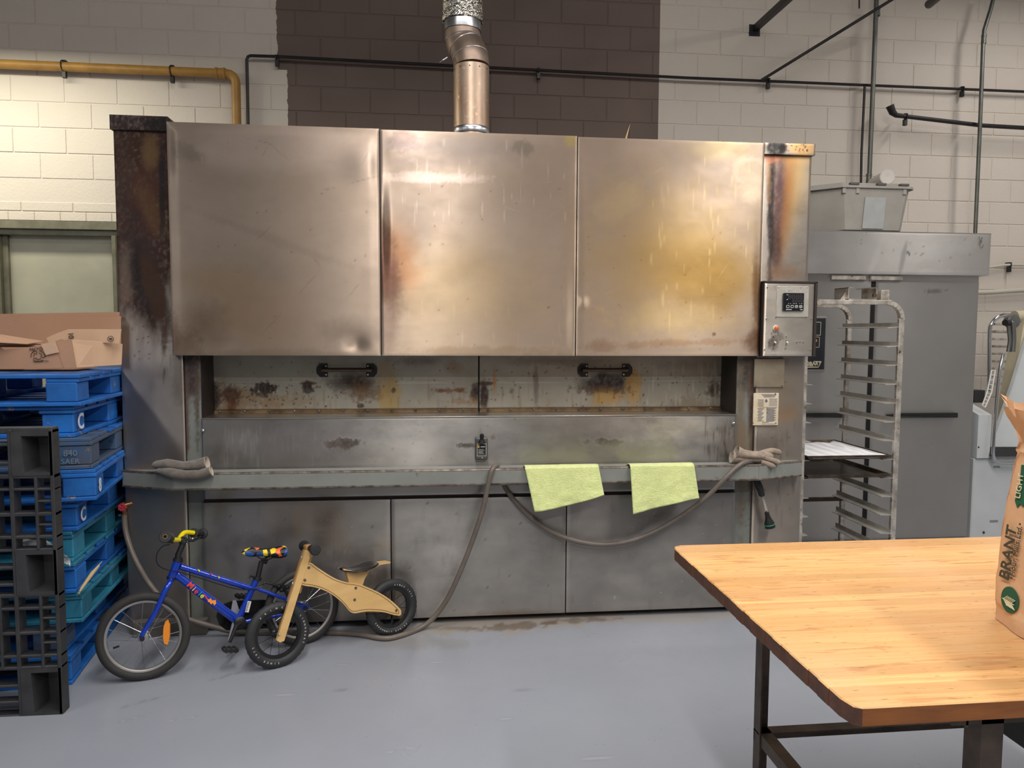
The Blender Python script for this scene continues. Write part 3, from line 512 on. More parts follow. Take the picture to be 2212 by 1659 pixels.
# bumper rail
zb, zt = .806, .886
path = [Vector((-1.602, 4.0, 0)), Vector((-1.31, 3.88, 0)), Vector((1.79, 3.88, 0)), Vector((2.092, 3.985, 0))]
b = MB()
for p, q in zip(path, path[1:]): 
    b.bar(p + Vector((0, 0, (zb + zt) / 2)), q + Vector((0, 0, (zb + zt) / 2)), .008, zt - zb, c=.002)
top = [p + Vector((0, 0, zt)) for p in path] + [Vector((2.092, 4.07, zt)), Vector((1.79, 4.0, zt)), Vector((-1.31, 4.0, zt)), Vector((-1.602, 4.07, zt))]
b.prism([top[0], top[1], top[6], top[7]], (0, 0, -.006)); b.prism([top[1], top[2], top[5], top[6]], (0, 0, -.006)); b.prism([top[2], top[3], top[4], top[5]], (0, 0, -.006))
for p, y in ((path[0], 4.07), (path[3], 4.07)): b.bar(p + Vector((0, 0, (zb + zt) / 2)), Vector((p.x, y, (zb + zt) / 2)), .008, zt - zb, c=.002)
rail = b.out('bumper_rail', green_paint, oven)
b = MB(); b.tube([p + Vector((0, .004, zt - .002)) for p in path], .009, 8); b.tube([p + Vector((0, -.004, zb + .002)) for p in path], .006, 6); b.out('rail_lip', rust_lip, rail, True)
for x in (-1.25, 1.76):
    b = MB(); b.box((x - .03, 3.884, .80), (x + .03, 4.05, .84), .003); b.out('rail_bracket', green_paint, rail)
# door latch with rating label in the middle of the apron
c = at(1040, 968, Y=4.0); b = MB(); b.box((c.x - .034, 3.985, c.z - .062), (c.x + .034, 4.03, c.z + .058), .006); lt = b.out('latch_box', mat('latch_grey', s(104, 104, 98), .45, .5, bump=.0004, bscale=90, var=.5, vscale=20), oven, label='small grey lever box with black label plate')
b = MB(); b.lathe((c.x, 3.975, c.z + .035), (0, -.35, 1), [(.02, 0), (.014, .012), (.009, .02), (.011, .03), (.0125, .04), (.009, .05), (0, .053)], 16); b.out('lever_knob', black_pl, lt, True)
b = MB(); b.box((c.x - .024, 3.983, c.z - .04), (c.x + .024, 3.986, c.z + .026), .001); pl_ = b.out('label_plate', black_pl, lt)
b = MB()
for z, w in ((.026, .048), (-.04, .048)): b.box((c.x - w / 2, 3.9815, c.z + z - .001), (c.x + w / 2, 3.983, c.z + z + .001))
for x in (-.024, .024): b.box((c.x + x - .0008, 3.9815, c.z - .04), (c.x + x + .0008, 3.983, c.z + .026))
for i in range(5): b.box((c.x - .018, 3.9815, c.z - .03 + i * .006), (c.x + .016 - (i % 3) * .005, 3.983, c.z - .029 + i * .006))
b.box((c.x - .006, 3.9815, c.z + .008), (c.x + .018, 3.983, c.z + .012)); b.out('label_print', white_txt, lt)
b = MB(); b.box((c.x - .021, 3.9815, c.z + .004), (c.x - .012, 3.983, c.z + .02)); b.out('yellow_mark', mat('label_yellow', s(200, 160, 70), .5), lt)
b = MB(); b.sphere((c.x + .003, 3.984, c.z - .052), .004, 8); b.out('latch_screw', zinc, lt, True)
# control box
bx0, bx1, bz0, bz1, by = 1.829, 2.125, 1.486, 1.900, 3.955
b = MB(); b.box((bx0, by + .004, bz0), (bx1, YC + .01, bz1), .002); b.box((bx0 - .0, by - .004, bz1 - .006), (bx1 + .012, YC, bz1 + .004), .001); b.box((bx1 - .002, by - .004, bz0), (bx1 + .012, YC, bz1), .001); cb = b.out('control_box', mat('box_side_dark', s(74, 66, 64), .45, .6), oven, label='steel control box with digital display, orange button and switches')
sheet('control_panel', bx0 + .002, bx1 - .006, bz0 + .002, bz1 - .008, by, mat('steel_panel', s(206, 197, 184), .42, var=.3, vscale=6, vcol=s(190, 180, 168), **STEEL), cb, .006, .006, None, None, [(1675, 735, 16, 22, 20, s(70, 64, 58), .8, .6, .9, .6, .12, .12), (1668, 750, 10, 18, 0, s(80, 72, 66), .6, .6, .9, .6), (1700, 762, 50, 5, 0, s(236, 228, 214), .5, .7, .5, 0), (1700, 690, 60, 60, 0, s(196, 188, 176), .3, .9, .3, 0)] + nicks(1660, 1690, 715, 760, 14, s(50, 44, 40), .9, .8, 2.5))
def cp(px, py, d=0): return at(px, py, Y=by - d)
a_, c_ = cp(1678, 618), cp(1745, 685); b = MB(); b.box((a_.x, by - .004, c_.z), (c_.x, by, a_.z), .0015)
b.out('display_plate', mat('bright_plate', s(226, 222, 212), .38, .7, var=.5, vscale=25, vcol=s(196, 188, 172), bump=.0003, bscale=60, spots=[(s(120, 104, 84), 70, .64)]), cb)
a_, c_ = cp(1690, 633), cp(1733, 672); b = MB(); b.box((a_.x, by - .018, c_.z), (c_.x, by - .003, a_.z), .003); dp = b.out('digital_display', mat('display_black', s(24, 26, 32), .25), cb)
seg = mat('segment_grey', s(84, 78, 80), .4)
def seg8(b, x, z, w, h, t, y):
    for zz in (z, z + h / 2, z + h): b.box((x + t * .4, y - .001, zz - t / 2), (x + w - t * .4, y, zz + t / 2))
    for xx in (x, x + w):
        for zz in (z, z + h / 2): b.box((xx - t / 2, y - .001, zz + t * .5), (xx + t / 2, y, zz + h / 2 - t * .5))
b = MB(); yy = by - .018; x0_ = a_.x; wd = c_.x - a_.x; ht = a_.z - c_.z
for i in range(4): seg8(b, x0_ + wd * (.24 + .18 * i), c_.z + ht * .68, wd * .11, ht * .22, .0022, yy); seg8(b, x0_ + wd * (.42 + .14 * i), c_.z + ht * .48, wd * .09, ht * .14, .0016, yy)
b.out('display_digits', seg, cb)
b = MB()
for i in range(4):
    xx = x0_ + wd * (.14 + .21 * i); z0 = c_.z + ht * .17; 
    for (p0, p1, p2, p3) in ((0, 0, .14, .02), (0, .13, .14, .15), (0, 0, .015, .15), (.125, 0, .14, .15)): b.box((xx + wd * p0, yy - .001, z0 + ht * p1), (xx + wd * p2, yy, z0 + ht * p3))
for i, sg in ((2, -1), (3, 1)):
    xx = x0_ + wd * (.21 + .21 * i); zz = c_.z + ht * .245; b.prism([(xx - .003, yy - .001, zz - sg * .003), (xx + .003, yy - .001, zz - sg * .003), (xx, yy - .001, zz + sg * .003)], (0, .001, 0))
b.box((x0_ + wd * .12, yy - .001, c_.z + ht * .06), (x0_ + wd * .4, yy, c_.z + ht * .09)); b.box((x0_ + wd * .8, yy - .001, c_.z + ht * .06), (x0_ + wd * .93, yy, c_.z + ht * .09))
for q in (.12, .22, .36, .42, .5, .66, .76): b.box((x0_ + wd * (q + .1), yy - .001, c_.z + ht * .40), (x0_ + wd * (q + .14), yy, c_.z + ht * .42))
b.box((x0_ + wd * .14, yy - .001, c_.z + ht * .88), (x0_ + wd * .2, yy, c_.z + ht * .91)); b.box((x0_ + wd * .14, yy - .001, c_.z + ht * .62), (x0_ + wd * .2, yy, c_.z + ht * .65)); b.out('display_marks', white_txt, cb)
c = cp(1676, 709); b = MB(); b.lathe(c, (0, -1, 0), [(.0165, 0), (.0165, .004), (.014, .006)], 20); b.out('button_ring', white_txt, cb, True); b = MB(); b.lathe(c, (0, -1, 0), [(.0135, .004), (.0135, .012), (.010, .015), (0, .016)], 20); b.out('round_button', mat('orange_button', s(196, 104, 62), .4), cb, True)
for px in (1673, 1699):
    c = cp(px, 738); b = MB(); b.box(c + Vector((-.006, -.002, -.010)), c + Vector((.006, .001, .010)), .001); b.out('switch_frame', zinc, cb); b = MB(); b.bar(c, c + Vector((.002, -.014, -.008)), .008, .006, c=.001); b.out('toggle', mat('ivory', s(226, 212, 170), .4), cb)
for px, py in ((1658, 620), (1757, 620), (1656, 688), (1754, 688), (1652, 755), (1751, 755), (1681, 621), (1744, 621), (1677, 684), (1741, 684), (1672, 726), (1699, 726), (1672, 751), (1698, 751), (1722, 738), (1729, 738), (1736, 738)):
    b = MB(); b.sphere(cp(px, py, .004), .0042, 8, (1, .6, 1)); b.out('panel_screw', zinc, cb, True)
# access plate and rating plate on the right column
a_, c_ = at(1629, 775, Y=YC), at(1692, 836, Y=YC); b = MB(); b.box((a_.x, YC - .01, c_.z), (c_.x, YC, a_.z), .002)
ap = b.out('access_plate', mat('access_steel', s(176, 164, 144), .45, .7, var=.6, vscale=9, vcol=s(140, 122, 98)), oven)
for px, py in ((1689, 773), (1689, 834), (1632, 834)): b = MB(); b.sphere(at(px, py, Y=YC - .011), .005, 8, (1, .5, 1)); b.out('plate_screw', rust_lip, ap, True)
a_, c_ = at(1627, 849, Y=YC), at(1679, 918, Y=YC); b = MB(); b.box((a_.x, YC - .009, c_.z), (c_.x, YC - .002, a_.z), .001)
rp = b.out('rating_plate', mat('cream_plate', s(214, 204, 180), .5, var=.5, vscale=14, vcol=s(186, 156, 108), spots=[(s(150, 110, 66), 30, .66)]), oven, label='cream printed rating plate with rusty edges')
wq, hq = c_.x - a_.x, a_.z - c_.z; b = MB(); pm = mat('plate_ink', s(84, 84, 110), .6)
def ln(u0, v0, u1, v1): b.box((a_.x + wq * u0, YC - .0105, c_.z + hq * v0), (a_.x + wq * u1, YC - .009, c_.z + hq * v1))
for i in range(3): ln(.3 + .05 * i, .95 - i * .035, .9 - .03 * i, .962 - i * .035)
for i in range(7): ln(.16 + (i % 2) * .03, .8 - i * .035, .4, .806 - i * .035); ln(.62, .82 - i * .035, .94, .826 - i * .035)
for i in range(13): ln(.16 + (i % 3) * .02, .52 - i * .032, .42 - (i % 4) * .03, .528 - i * .032)
for i in range(18): ln(.52, .53 - i * .024, .92 - (i % 3) * .05, .538 - i * .024)
ln(.36, .09, .62, .1); ln(.34, .04, .9, .046); ln(.2, .56, .94, .564); b.prism([(a_.x + wq * .5 + dx, YC - .0105, c_.z + hq * .75 + dz) for dx, dz in ((-.008, 0), (0, -.008), (.008, 0), (0, .014))], (0, .001, 0)); b.out('plate_print', pm, rp)
for px, py in ((1675, 851), (1627, 914), (1676, 914)): b = MB(); b.sphere(at(px, py, Y=YC - .009), .004, 8, (1, .5, 1)); b.out('plate_rivet', rust_lip, rp, True)

# ------------------------------------------------------------------ flue
flm = mat('heat_tinted_flue', s(204, 182, 162), .42, .8, bump=.0006, bscale=90, var=1, vscale=9, vcol=s(172, 140, 118), stretch=(1, 1, .35), spots=[(s(222, 200, 156), 24, .6)])
flb = mat('elbow_brown', s(180, 158, 142), .42, .8, bump=.0004, bscale=40, var=.6, vscale=10, vcol=s(150, 128, 114))
galv = mat('galvanised', s(214, 214, 218), .3, 1, bump=.0003, bscale=40, var=.4, vscale=12)
fl_ = thing('flue_pipe', 'metal flue pipe rising from oven top with foil wrapped joint', 'flue', (.255, 4.9, 2.67))
FX, FY = .255, 4.9; R0 = .1145
b = MB(); b.tube([(FX, FY, 2.671), (FX, FY, 3.31)], R0, 40); b.out('lower_section', flm, fl_, True)
for z, rr in ((2.90, .003), (2.925, .004), (2.955, .002), (2.985, .004), (3.305, .004)): b = MB(); b.torus((FX, FY, z), (0, 0, 1), R0 + .001, rr, 40, 8); b.out('band', galv, fl_, True)
b = MB(); b.lathe((FX, FY, 2.88), (0, 0, 1), [(R0 + .001, 0), (R0 + .004, .004), (R0 + .004, .04), (R0 + .001, .044)], 40); b.out('base_collar', galv, fl_, True)
ep = spline([(FX, FY, 3.31), (FX - .004, FY + .01, 3.37), (FX - .022, FY + .045, 3.43), (FX - .045, FY + .075, 3.485), (FX - .052, FY + .082, 3.54), (FX - .052, FY + .082, 3.60)], 4)
b = MB(); b.tube(ep, .1155, 40); b.out('elbow', flb, fl_, True)
for i in (4, 9, 14): t = ep[i + 1] - ep[i - 1]; b = MB(); b.torus(ep[i], t, .1165, .0028, 40, 6); b.out('gore_seam', galv, fl_, True)
UX, UY = FX - .052, FY + .082
b = MB(); b.lathe((UX, UY, 3.56), (0, 0, 1), [(.118, 0), (.121, .002), (.121, .09), (.118, .1)], 40); b.out('upper_collar', galv, fl_, True)
b = MB(); n = 110; rws = []
for i in range(54):
    z = 3.62 + .19 * i / 53; rws.append([(UX + (.121 + .013 * abs(fbm(np.array(math.cos(2 * math.pi * k / n) * 6 + 20 + i * .03), np.array(math.sin(2 * math.pi * k / n) * 6 + 20 + i * .32), 3) - .5) * 2.2 + .004 * (random.random())) * math.cos(2 * math.pi * k / n), UY + (.121 + .012 * float(fbm(np.array(math.cos(2 * math.pi * k / n) * 7 + 40), np.array(math.sin(2 * math.pi * k / n) * 7 + i * .3), 3))) * math.sin(2 * math.pi * k / n), z) for k in range(n + 1)])
b.grid(rws); b.out('foil_wrap', mat('crumpled_foil', s(222, 218, 206), .14, 1, bump=.004, bscale=26), fl_, fix=False)
b = MB(); b.tube([(UX, UY, 3.8), (UX, UY, 5.0)], .119, 40); b.out('upper_section', galv, fl_, True)
for i in range(10):
    a = -math.pi * (.1 + .8 * i / 9); b = MB(); b.sphere((FX + R0 * 1.01 * math.cos(a), FY + R0 * 1.01 * math.sin(a), 3.285 if i % 2 else 2.9), .004, 6); b.out('rivet', blk_m, fl_)
b = MB(); q = at(950, 135, Y=4.87); b.tube([at(966, 124, Y=4.87), at(956, 130, Y=4.86), q], .006, 6); b.out('damper_tab', galv, fl_, True)

# ------------------------------------------------------------------ hose, towels, gloves
hose_m = mat('grey_rubber_hose', s(112, 103, 94), .42, bump=.0004, bscale=70, var=.6, vscale=10, vcol=s(84, 74, 66), spots=[(s(150, 138, 124), 40, .66)])
hb = thing('water_hose', 'long grey rubber hose looping over the bumper rail and along floor', 'hose', (-1.55, 4.05, 0))
hp = [at(268, 1108, Y=4.02), at(272, 1150, Y=4.0), at(288, 1200, Y=3.96), at(315, 1250, Y=3.94), at(345, 1290, Y=3.93), at(375, 1325, Y=3.93), Vector((-1.13, 3.95, .05)), Vector((-1.03, 3.96, .02)), Vector((-.88, 3.955, .014)), Vector((-.6, 3.93, .014)), Vector((-.4, 3.885, .014)),
      at(830, 1379, z=.014), at(868, 1372, z=.014), at(905, 1358, z=.016), at(935, 1336, Y=3.945), at(965, 1296, Y=3.945), at(992, 1240, Y=3.93), at(1018, 1175, Y=3.91), at(1040, 1110, Y=3.885), at(1052, 1060, Y=3.866), at(1058, 1030, Y=3.86), at(1064, 1013, Y=3.868), at(1070, 1007, Y=3.905), at(1076, 1009, Y=3.99), at(1080, 1022, Y=4.013)]
b = MB(); b.tube(spline(hp, 6), .0135, 12); b.tube(spline([at(1080, 1022, Y=4.013), at(1086, 1042, Y=4.012), at(1104, 1072, Y=4.005), at(1140, 1112, Y=3.995), at(1190, 1148, Y=3.985), at(1250, 1170, Y=3.98), at(1310, 1176, Y=3.975), at(1370, 1166, Y=3.97), at(1430, 1140, Y=3.955), at(1490, 1102, Y=3.925), at(1530, 1070, Y=3.895), at(1565, 1035, Y=3.862), at(1588, 1012, Y=3.86), at(1606, 1000, Y=3.875), at(1622, 997, Y=3.93), at(1634, 1000, Y=4.0), at(1636, 1020, Y=4.01)], 6), .0135, 12)
b.out('hose_tube', hose_m, hb, True)
w0, w1, w2, w3, w4 = [at(px, py, Y=3.98) for px, py in ((1634, 1036), (1646, 1070), (1650, 1078), (1657, 1110), (1664, 1140))]
b = MB(); b.tube([at(1636, 1015, Y=4.01), w0, (w0 + w1) / 2 + Vector((0, -.006, 0)), w1 + Vector((0, 0, .0)), w1 + Vector((.001, 0, -.006))], [.014, .018, .020, .017, .008], 12); b.tube([(w0 + w1) / 2 + Vector((-.022, 0, .03)), (w0 + w1) / 2 + Vector((-.01, -.01, -.02)), w1 + Vector((-.006, 0, 0))], .005, 6); b.out('wand_grip', black_rub, hb, True)
b = MB(); b.tube([w1, w3], .0085, 10); b.out('wand_tube', alu, hb, True)
b = MB(); d = (w4 - w3).normalized(); b.lathe(w3, d, [(.012, -.01), (.013, .01), (.018, .03), (.028, .055), (.030, .07), (.029, .082), (0, .083)], 20); b.out('spray_head', black_pl, hb, True)
b = MB(); b.torus(w3 + d * .063, d, .0295, .0028, 24, 6); b.out('green_ring', mat('green_ring', s(40, 130, 84), .4), hb, True)
v = at(268, 1100, Y=4.02); b = MB(); b.lathe(v, (0, 0, 1), [(.011, -.03), (.016, -.028), (.016, -.02), (.012, -.018), (.012, .0), (.017, .004), (.017, .016), (.010, .02), (.010, .035)], 14); b.tube([v + Vector((0, 0, .02)), v + Vector((.05, .03, .03))], .012, 10); 
val = tag(b.out('water_valve', mat('brass', s(150, 118, 84), .4, .9, var=.5, vscale=30), smooth=True, loc=v), 'brass tap with red handle at the left oven side', 'tap')
b = MB(); hc = at(264, 1096, Y=3.985)
for k in range(5): a = 2 * math.pi * k / 5; b.tube([hc, hc + Vector((math.cos(a) * .022, 0, math.sin(a) * .016))], [.006, .007], 8)
b.torus(hc, (0, 1, 0), .016, .006, 20, 8); b.tube([hc, v + Vector((0, 0, .02))], .004, 6); b.out('valve_handle', mat('red_handle', s(170, 44, 58), .5), val, True)
b = MB(); b.torus(v + Vector((0, 0, -.03)), (0, 0, 1), .0155, .004, 20, 6); b.obox(v + Vector((-.02, -.003, -.03)), (.014, .01, .01), None, .001); b.out('hose_clamp', chrome, val, True)

tow_m = mat('lime_terry', s(226, 234, 160), .9, bump=.004, bscale=120, var=.7, vscale=30, vcol=s(204, 213, 138), sheen=.4)
def towel(lab, TL, TR, BR, BL, seed, backdrop):
    nx, ny = 46, 40; P = []
    for j in range(ny + 1):
        row = []; v = j / ny
        for i in range(nx + 1):
            u = i / nx
            if v < .22:                                   # the part behind and over the rail
                w = v / .22; px = TL[0] + (TR[0] - TL[0]) * u; p = at(px, TL[1] + (TR[1] - TL[1]) * u, Y=3.866); y = 4.017 - w * .15; z = zt + .0175
                z -= (1 - w) ** 3 * backdrop * (1 if u < .5 else .8); p = Vector((p.x, y, z - .000)) 
            else:
                w = (v - .22) / .78; px = (TL[0] + (TR[0] - TL[0]) * u) * (1 - w) + (BL[0] + (BR[0] - BL[0]) * u) * w; py = (TL[1] + (TR[1] - TL[1]) * u) * (1 - w) + (BL[1] + (BR[1] - BL[1]) * u + 5 * math.sin(u * 3 + seed)) * w
                p = at(px, py, Y=3.857); p.y += -.006 * w * math.sin(u * 9 + seed) * 1.2 - .012 * w * float(fbm(np.array(u * 5. + seed), np.array(w * 4.), 3)) - .004
            row.append(p)
        P.append(row)
    b = MB(); b.grid(P); o = b.out('towel', tow_m, smooth=True, loc=P[9][nx // 2], fix=False); solid(o, .004, 0); tag(o, lab, 'towel'); return o
towel('lime green terry towel over rail, wide with strongly slanted bottom hem', (1134, 1012), (1293, 1009), (1304, 1070), (1154, 1102), .5, .1)
towel('lime green terry towel over rail beside the gloves, squarer and longer', (1361, 1007), (1499, 1006), (1510, 1081), (1366, 1105), 2.1, .1)

def loft(b, path, n=18):          # path: (point, half width, half height, up)
    vs = []; fs = []
    for i, (p, w, h) in enumerate(path):
        p = Vector(p); t = (Vector(path[min(i + 1, len(path) - 1)][0]) - Vector(path[max(i - 1, 0)][0])).normalized(); up = Vector((0, 0, 1)); up = (up - t * up.dot(t)).normalized(); sd = t.cross(up)
        for k in range(n): a = 2 * math.pi * k / n; vs.append(p + sd * math.cos(a) * w + up * math.sin(a) * h)
    for i in range(len(path) - 1):
        for k in range(n): fs.append((i * n + k, i * n + (k + 1) % n, (i + 1) * n + (k + 1) % n, (i + 1) * n + k))
    fs.append(tuple(range(n))[::-1]); b.add(vs, fs); return vs
glv1 = mat('charcoal_terry', s(112, 104, 94), .95, bump=.004, bscale=170, var=.7, vscale=30, vcol=s(70, 64, 58), sheen=.4)
glv2 = mat('beige_terry', s(160, 142, 124), .95, bump=.004, bscale=170, var=.8, vscale=26, vcol=s(112, 98, 88), sheen=.4)
lin = mat('glove_lining', s(186, 172, 156), .9, var=.5, vscale=30)
def glove(lab, pts, m, fingers=(), grp=None, cuff=None):
    """pts: (px,py,Y,halfwidth_depth,halfheight) from closed end to open cuff"""
    t = thing('oven_glove', lab, 'glove', at(pts[0][0], pts[0][1], Y=pts[0][2]), grp)
    P = [Vector((at(a, c, Y=y).x, y, max(at(a, c, Y=y).z, zt + .005 + h) if y > 3.87 else at(a, c, Y=y).z)) for a, c, y, w, h in pts]; W_ = [(w, h) for a, c, y, w, h in pts]
    n = 5; path = []
    for i in range(len(P) - 1):
        for k in range(n): q = k / n; path.append((P[i].lerp(P[i + 1], q), W_[i][0] * (1 - q) + W_[i + 1][0] * q, W_[i][1] * (1 - q) + W_[i + 1][1] * q))
    path.append((P[-1], W_[-1][0], W_[-1][1]))
    w0_, h0_ = W_[0]; t0 = (path[0][0] - path[1][0]).normalized(); path = [(path[0][0] + t0 * h0_ * .9, w0_ * .35, h0_ * .35), (path[0][0] + t0 * h0_ * .6, w0_ * .75, h0_ * .75)] + path
    b = MB(); loft(b, path)
    for fp in fingers:
        Q = [at(a, c, Y=y) for a, c, y in fp[:-1]]; r = fp[-1]; e = (Q[-1] - Q[-2]).normalized(); QQ = spline(Q, 3); rr = [r] * len(QQ)
        b.tube(QQ + [QQ[-1] + e * r * .5, QQ[-1] + e * r * .9], rr + [r * .8, r * .3], 12)
    o = b.out('glove_body', m, t, True)
    e = P[-1]; tt = (P[-1] - P[-2]).normalized(); w, h = W_[-1]; b = MB(); b.v = []; vs = []
    up = Vector((0, 0, 1)); up = (up - tt * up.dot(tt)).normalized(); sd = tt.cross(up); n = 20
    rings = [(0, .98), (.006, 1.06), (.003, .98), (-.004, .86), (-.05, .7)]
    for dd, kk in rings: vs += [e + tt * dd + sd * math.cos(2 * math.pi * k / n) * w * kk + up * math.sin(2 * math.pi * k / n) * h * kk for k in range(n)]
    fs = [(i * n + k, i * n + (k + 1) % n, (i + 1) * n + (k + 1) % n, (i + 1) * n + k) for i in range(len(rings) - 1) for k in range(n)] + [tuple(range((len(rings) - 1) * n, len(rings) * n))]
    b.add(vs, fs); b.out('cuff', lin, t, True); return t
glove('charcoal terry oven glove on top of the left pair on the rail', [(338, 1004, 3.915, .034, .020), (360, 1002, 3.91, .044, .025), (395, 1007, 3.90, .042, .022), (425, 1005, 3.90, .040, .028), (446, 1001, 3.90, .036, .036)], glv1)
glove('charcoal terry oven glove at bottom of the left pair on the rail', [(350, 1022, 3.90, .036, .016), (372, 1022, 3.848, .026, .024), (400, 1026, 3.845, .024, .023), (430, 1025, 3.845, .026, .023), (455, 1018, 3.85, .026, .024)], glv1)
glove('beige grey oven glove on top of the right pair, thumb apart', [(1664, 985, 3.93, .026, .017), (1650, 984, 3.94, .038, .024), (1625, 983, 3.94, .046, .022), (1605, 981, 3.94, .04, .027), (1592, 977, 3.94, .034, .036)], glv2, [[(1640, 981, 3.95), (1665, 974, 3.96), (1682, 977, 3.96), .017], [(1645, 985, 3.92), (1665, 993, 3.91), (1680, 998, 3.90), .015]])
glove('beige grey oven glove lying underneath the right pair', [(1655, 1001, 3.95, .03, .017), (1635, 997, 3.95, .04, .019), (1610, 995, 3.95, .042, .019), (1592, 993, 3.95, .036, .027), (1582, 990, 3.95, .03, .032)], glv2, [[(1645, 998, 3.92), (1660, 1003, 3.90), (1670, 1007, 3.885), .014]])

# ------------------------------------------------------------------ bicycles
class Bike:
    def __init__(s_, fr, rr, lean):
        A = at(*fr, z=0); B = at(*rr, z=0); s_.u = (B - A).normalized(); h = s_.u.cross(Vector((0, 0, 1))).normalized()
        if h.y > 0: h = -h                                             # towards the camera
        a = math.radians(lean); s_.w = Vector((0, 0, 1)) * math.cos(a) - h * math.sin(a); s_.n = h * math.cos(a) + Vector((0, 0, 1)) * math.sin(a); s_.A = A; s_.B = B
    def p(s_, px, py, off=0):
        d = ray(px, py); o = s_.A + s_.n * off; t = (o - EYE).dot(s_.n) / d.dot(s_.n); return EYE + d * t
def wheel(t, c, n, R, tr, rimw, spokes, tire_m, rim_m, spoke_m, tread=0, hubr=.015, hubw=.07, flat=1.0):
    c = Vector(c); n = Vector(n).normalized(); a = Vector((0, 0, 1)); a = (a - n * a.dot(n)).normalized(); bb = n.cross(a)
    b = MB(); b.torus(c, n, R - tr, tr, 72, 14, flat, tread); tire = b.out('tire', tire_m, t, True)
    b = MB(); Ri = R - 2 * tr + .006
    b.lathe(c, n, [(Ri + .003, -.011), (Ri - .002, -.012), (Ri - rimw, -.008), (Ri - rimw - .002, 0), (Ri - rimw, .008), (Ri - .002, .012), (Ri + .003, .011), (Ri - .002, 0), (Ri + .003, -.011)], 64); rim = b.out('rim', rim_m, t, True)
    b = MB(); b.lathe(c, n, [(0, -hubw / 2), (hubr * .7, -hubw / 2), (hubr * 1.5, -hubw / 2 + .006), (hubr * .8, -hubw / 2 + .012), (hubr * .8, hubw / 2 - .012), (hubr * 1.5, hubw / 2 - .006), (hubr * .7, hubw / 2), (0, hubw / 2)], 16); b.out('hub', rim_m if rim_m != black_pl else black_pl, t, True)
    for i in range(spokes):
        th = 2 * math.pi * i / spokes; th2 = th + (.9 if i % 4 < 2 else -.9) * (1 if spokes > 14 else .5); sd = 1 if i % 2 else -1
        e = a * math.cos(th) + bb * math.sin(th); e2 = a * math.cos(th2) + bb * math.sin(th2)
        b = MB(); b.tube([c + e2 * hubr * 1.3 + n * sd * (hubw / 2 - .008), c + e * (Ri - rimw)], .0012, 5, False); b.out('spoke', spoke_m, rim)
    return tire, rim, Ri
spoke_m = mat('spoke_steel', s(190, 190, 194), .25, 1)
bike = thing('kids_bicycle', 'blue kids bicycle with yellow handlebar and patterned saddle', 'bicycle', at(480, 1430, z=0))
BK = Bike((311, 1470), (652, 1392), 9); P = BK.p; n = BK.n
blue = mat('blue_paint', s(14, 60, 178), .22, .25, coat=.6, spec=.6, var=.3, vscale=14, vcol=s(10, 40, 150))
tire16 = mat('tire_dark', s(44, 42, 42), .7, bump=.0006, bscale=120, var=.4, vscale=16, vcol=s(60, 57, 54))
rimm = mat('silver_rim', s(176, 174, 172), .4, .8, var=.3, vscale=12)
fc = P(310.5, 1373.5); Rf = (fc - P(311, 1470)).length; nf = (n * .35 + Vector((.12, -.99, .12)) * .65).normalized()
_, rimo, _ = wheel(bike, fc, nf, Rf, .0215, .012, 20, tire16, rimm, spoke_m)
rc = P(653, 1310.5); Rr = (rc - P(653, 1393.5)).length
wheel(bike, rc, n, Rr, .0195, .012, 20, tire16, rimm, spoke_m)
# frame
ht, hbm = P(384, 1212), P(371, 1247); st_t, bbp = P(554, 1252), P(514, 1341); b = MB()
b.tube([ht, hbm], .0195, 20); b.tube([P(390, 1224), P(548, 1273)], .0145, 18); b.tube([P(380, 1241), P(508, 1337)], [.019, .0215], 18); b.tube([st_t, bbp], .0155, 18)
b.tube([bbp - n * .036, bbp + n * .036], .024, 22)
for sg in (1, -1):
    b.tube(spline([P(551, 1270, .014 * sg), P(590, 1284, .035 * sg), P(625, 1297, .05 * sg), P(650, 1309, .05 * sg)], 4), .009, 12)
    b.tube(spline([P(522, 1344, .02 * sg), P(560, 1336, .035 * sg), P(600, 1330, .05 * sg), P(650, 1318, .05 * sg)], 4), .009, 12)
    pp = [P(x, y, .05 * sg) for x, y in ((632, 1298), (668, 1306), (668, 1314), (656, 1320), (640, 1316))]; b.prism(pp, n * .004)
b.out('frame', blue, bike, True)
nfh = nf; sdir = (P(383, 1205) - P(371, 1247)).normalized(); b = MB(); cr = P(369, 1252)
for sg in (1, -1):
    b.tube(spline([cr + nfh * .012 * sg, cr + nfh * .040 * sg + sdir * -.012, P(356, 1278) + nfh * .046 * sg, P(336, 1322) + nfh * .046 * sg, P(310, 1366) + nfh * .046 * sg, fc + nfh * .046 * sg], 4), [.013] * 9 + [.012] * 4 + [.011] * 4 + [.010] * 4, 14)
b.tube([hbm + sdir * .0, cr - sdir * .006], .017, 16); b.out('fork', blue, bike, True)
b = MB(); b.tube([fc - nfh * .058, fc + nfh * .058], .006, 8)
for sg in (1, -1): b.disc(fc + nfh * .057 * sg, nfh, .011, .008, 8)
for sg in (1, -1): b.disc(rc + n * .057 * sg, n, .011, .008, 8)
b.tube([rc - n * .06, rc + n * .06], .005, 8); b.out('axle_nut', blk_m, bike, True)
b = MB(); b.disc(ht + sdir * .004, sdir, .023, .012, 24); b.disc(ht + sdir * .014, sdir, .019, .010, 24); b.disc(hbm - sdir * .004, sdir, .022, .010, 24); b.out('headset', black_pl, bike, True)
sc_ = P(398, 1168); b = MB(); b.tube([ht + sdir * .01, P(385, 1198), sc_], [.016, .014, .0135], 16); b.tube([P(397, 1173), P(389, 1163)], .017, 14); b.out('stem', black_pl, bike, True)
yb = P(388, 1164).y; ylw = mat('yellow_paint', s(240, 220, 16), .3, coat=.4); b = MB()
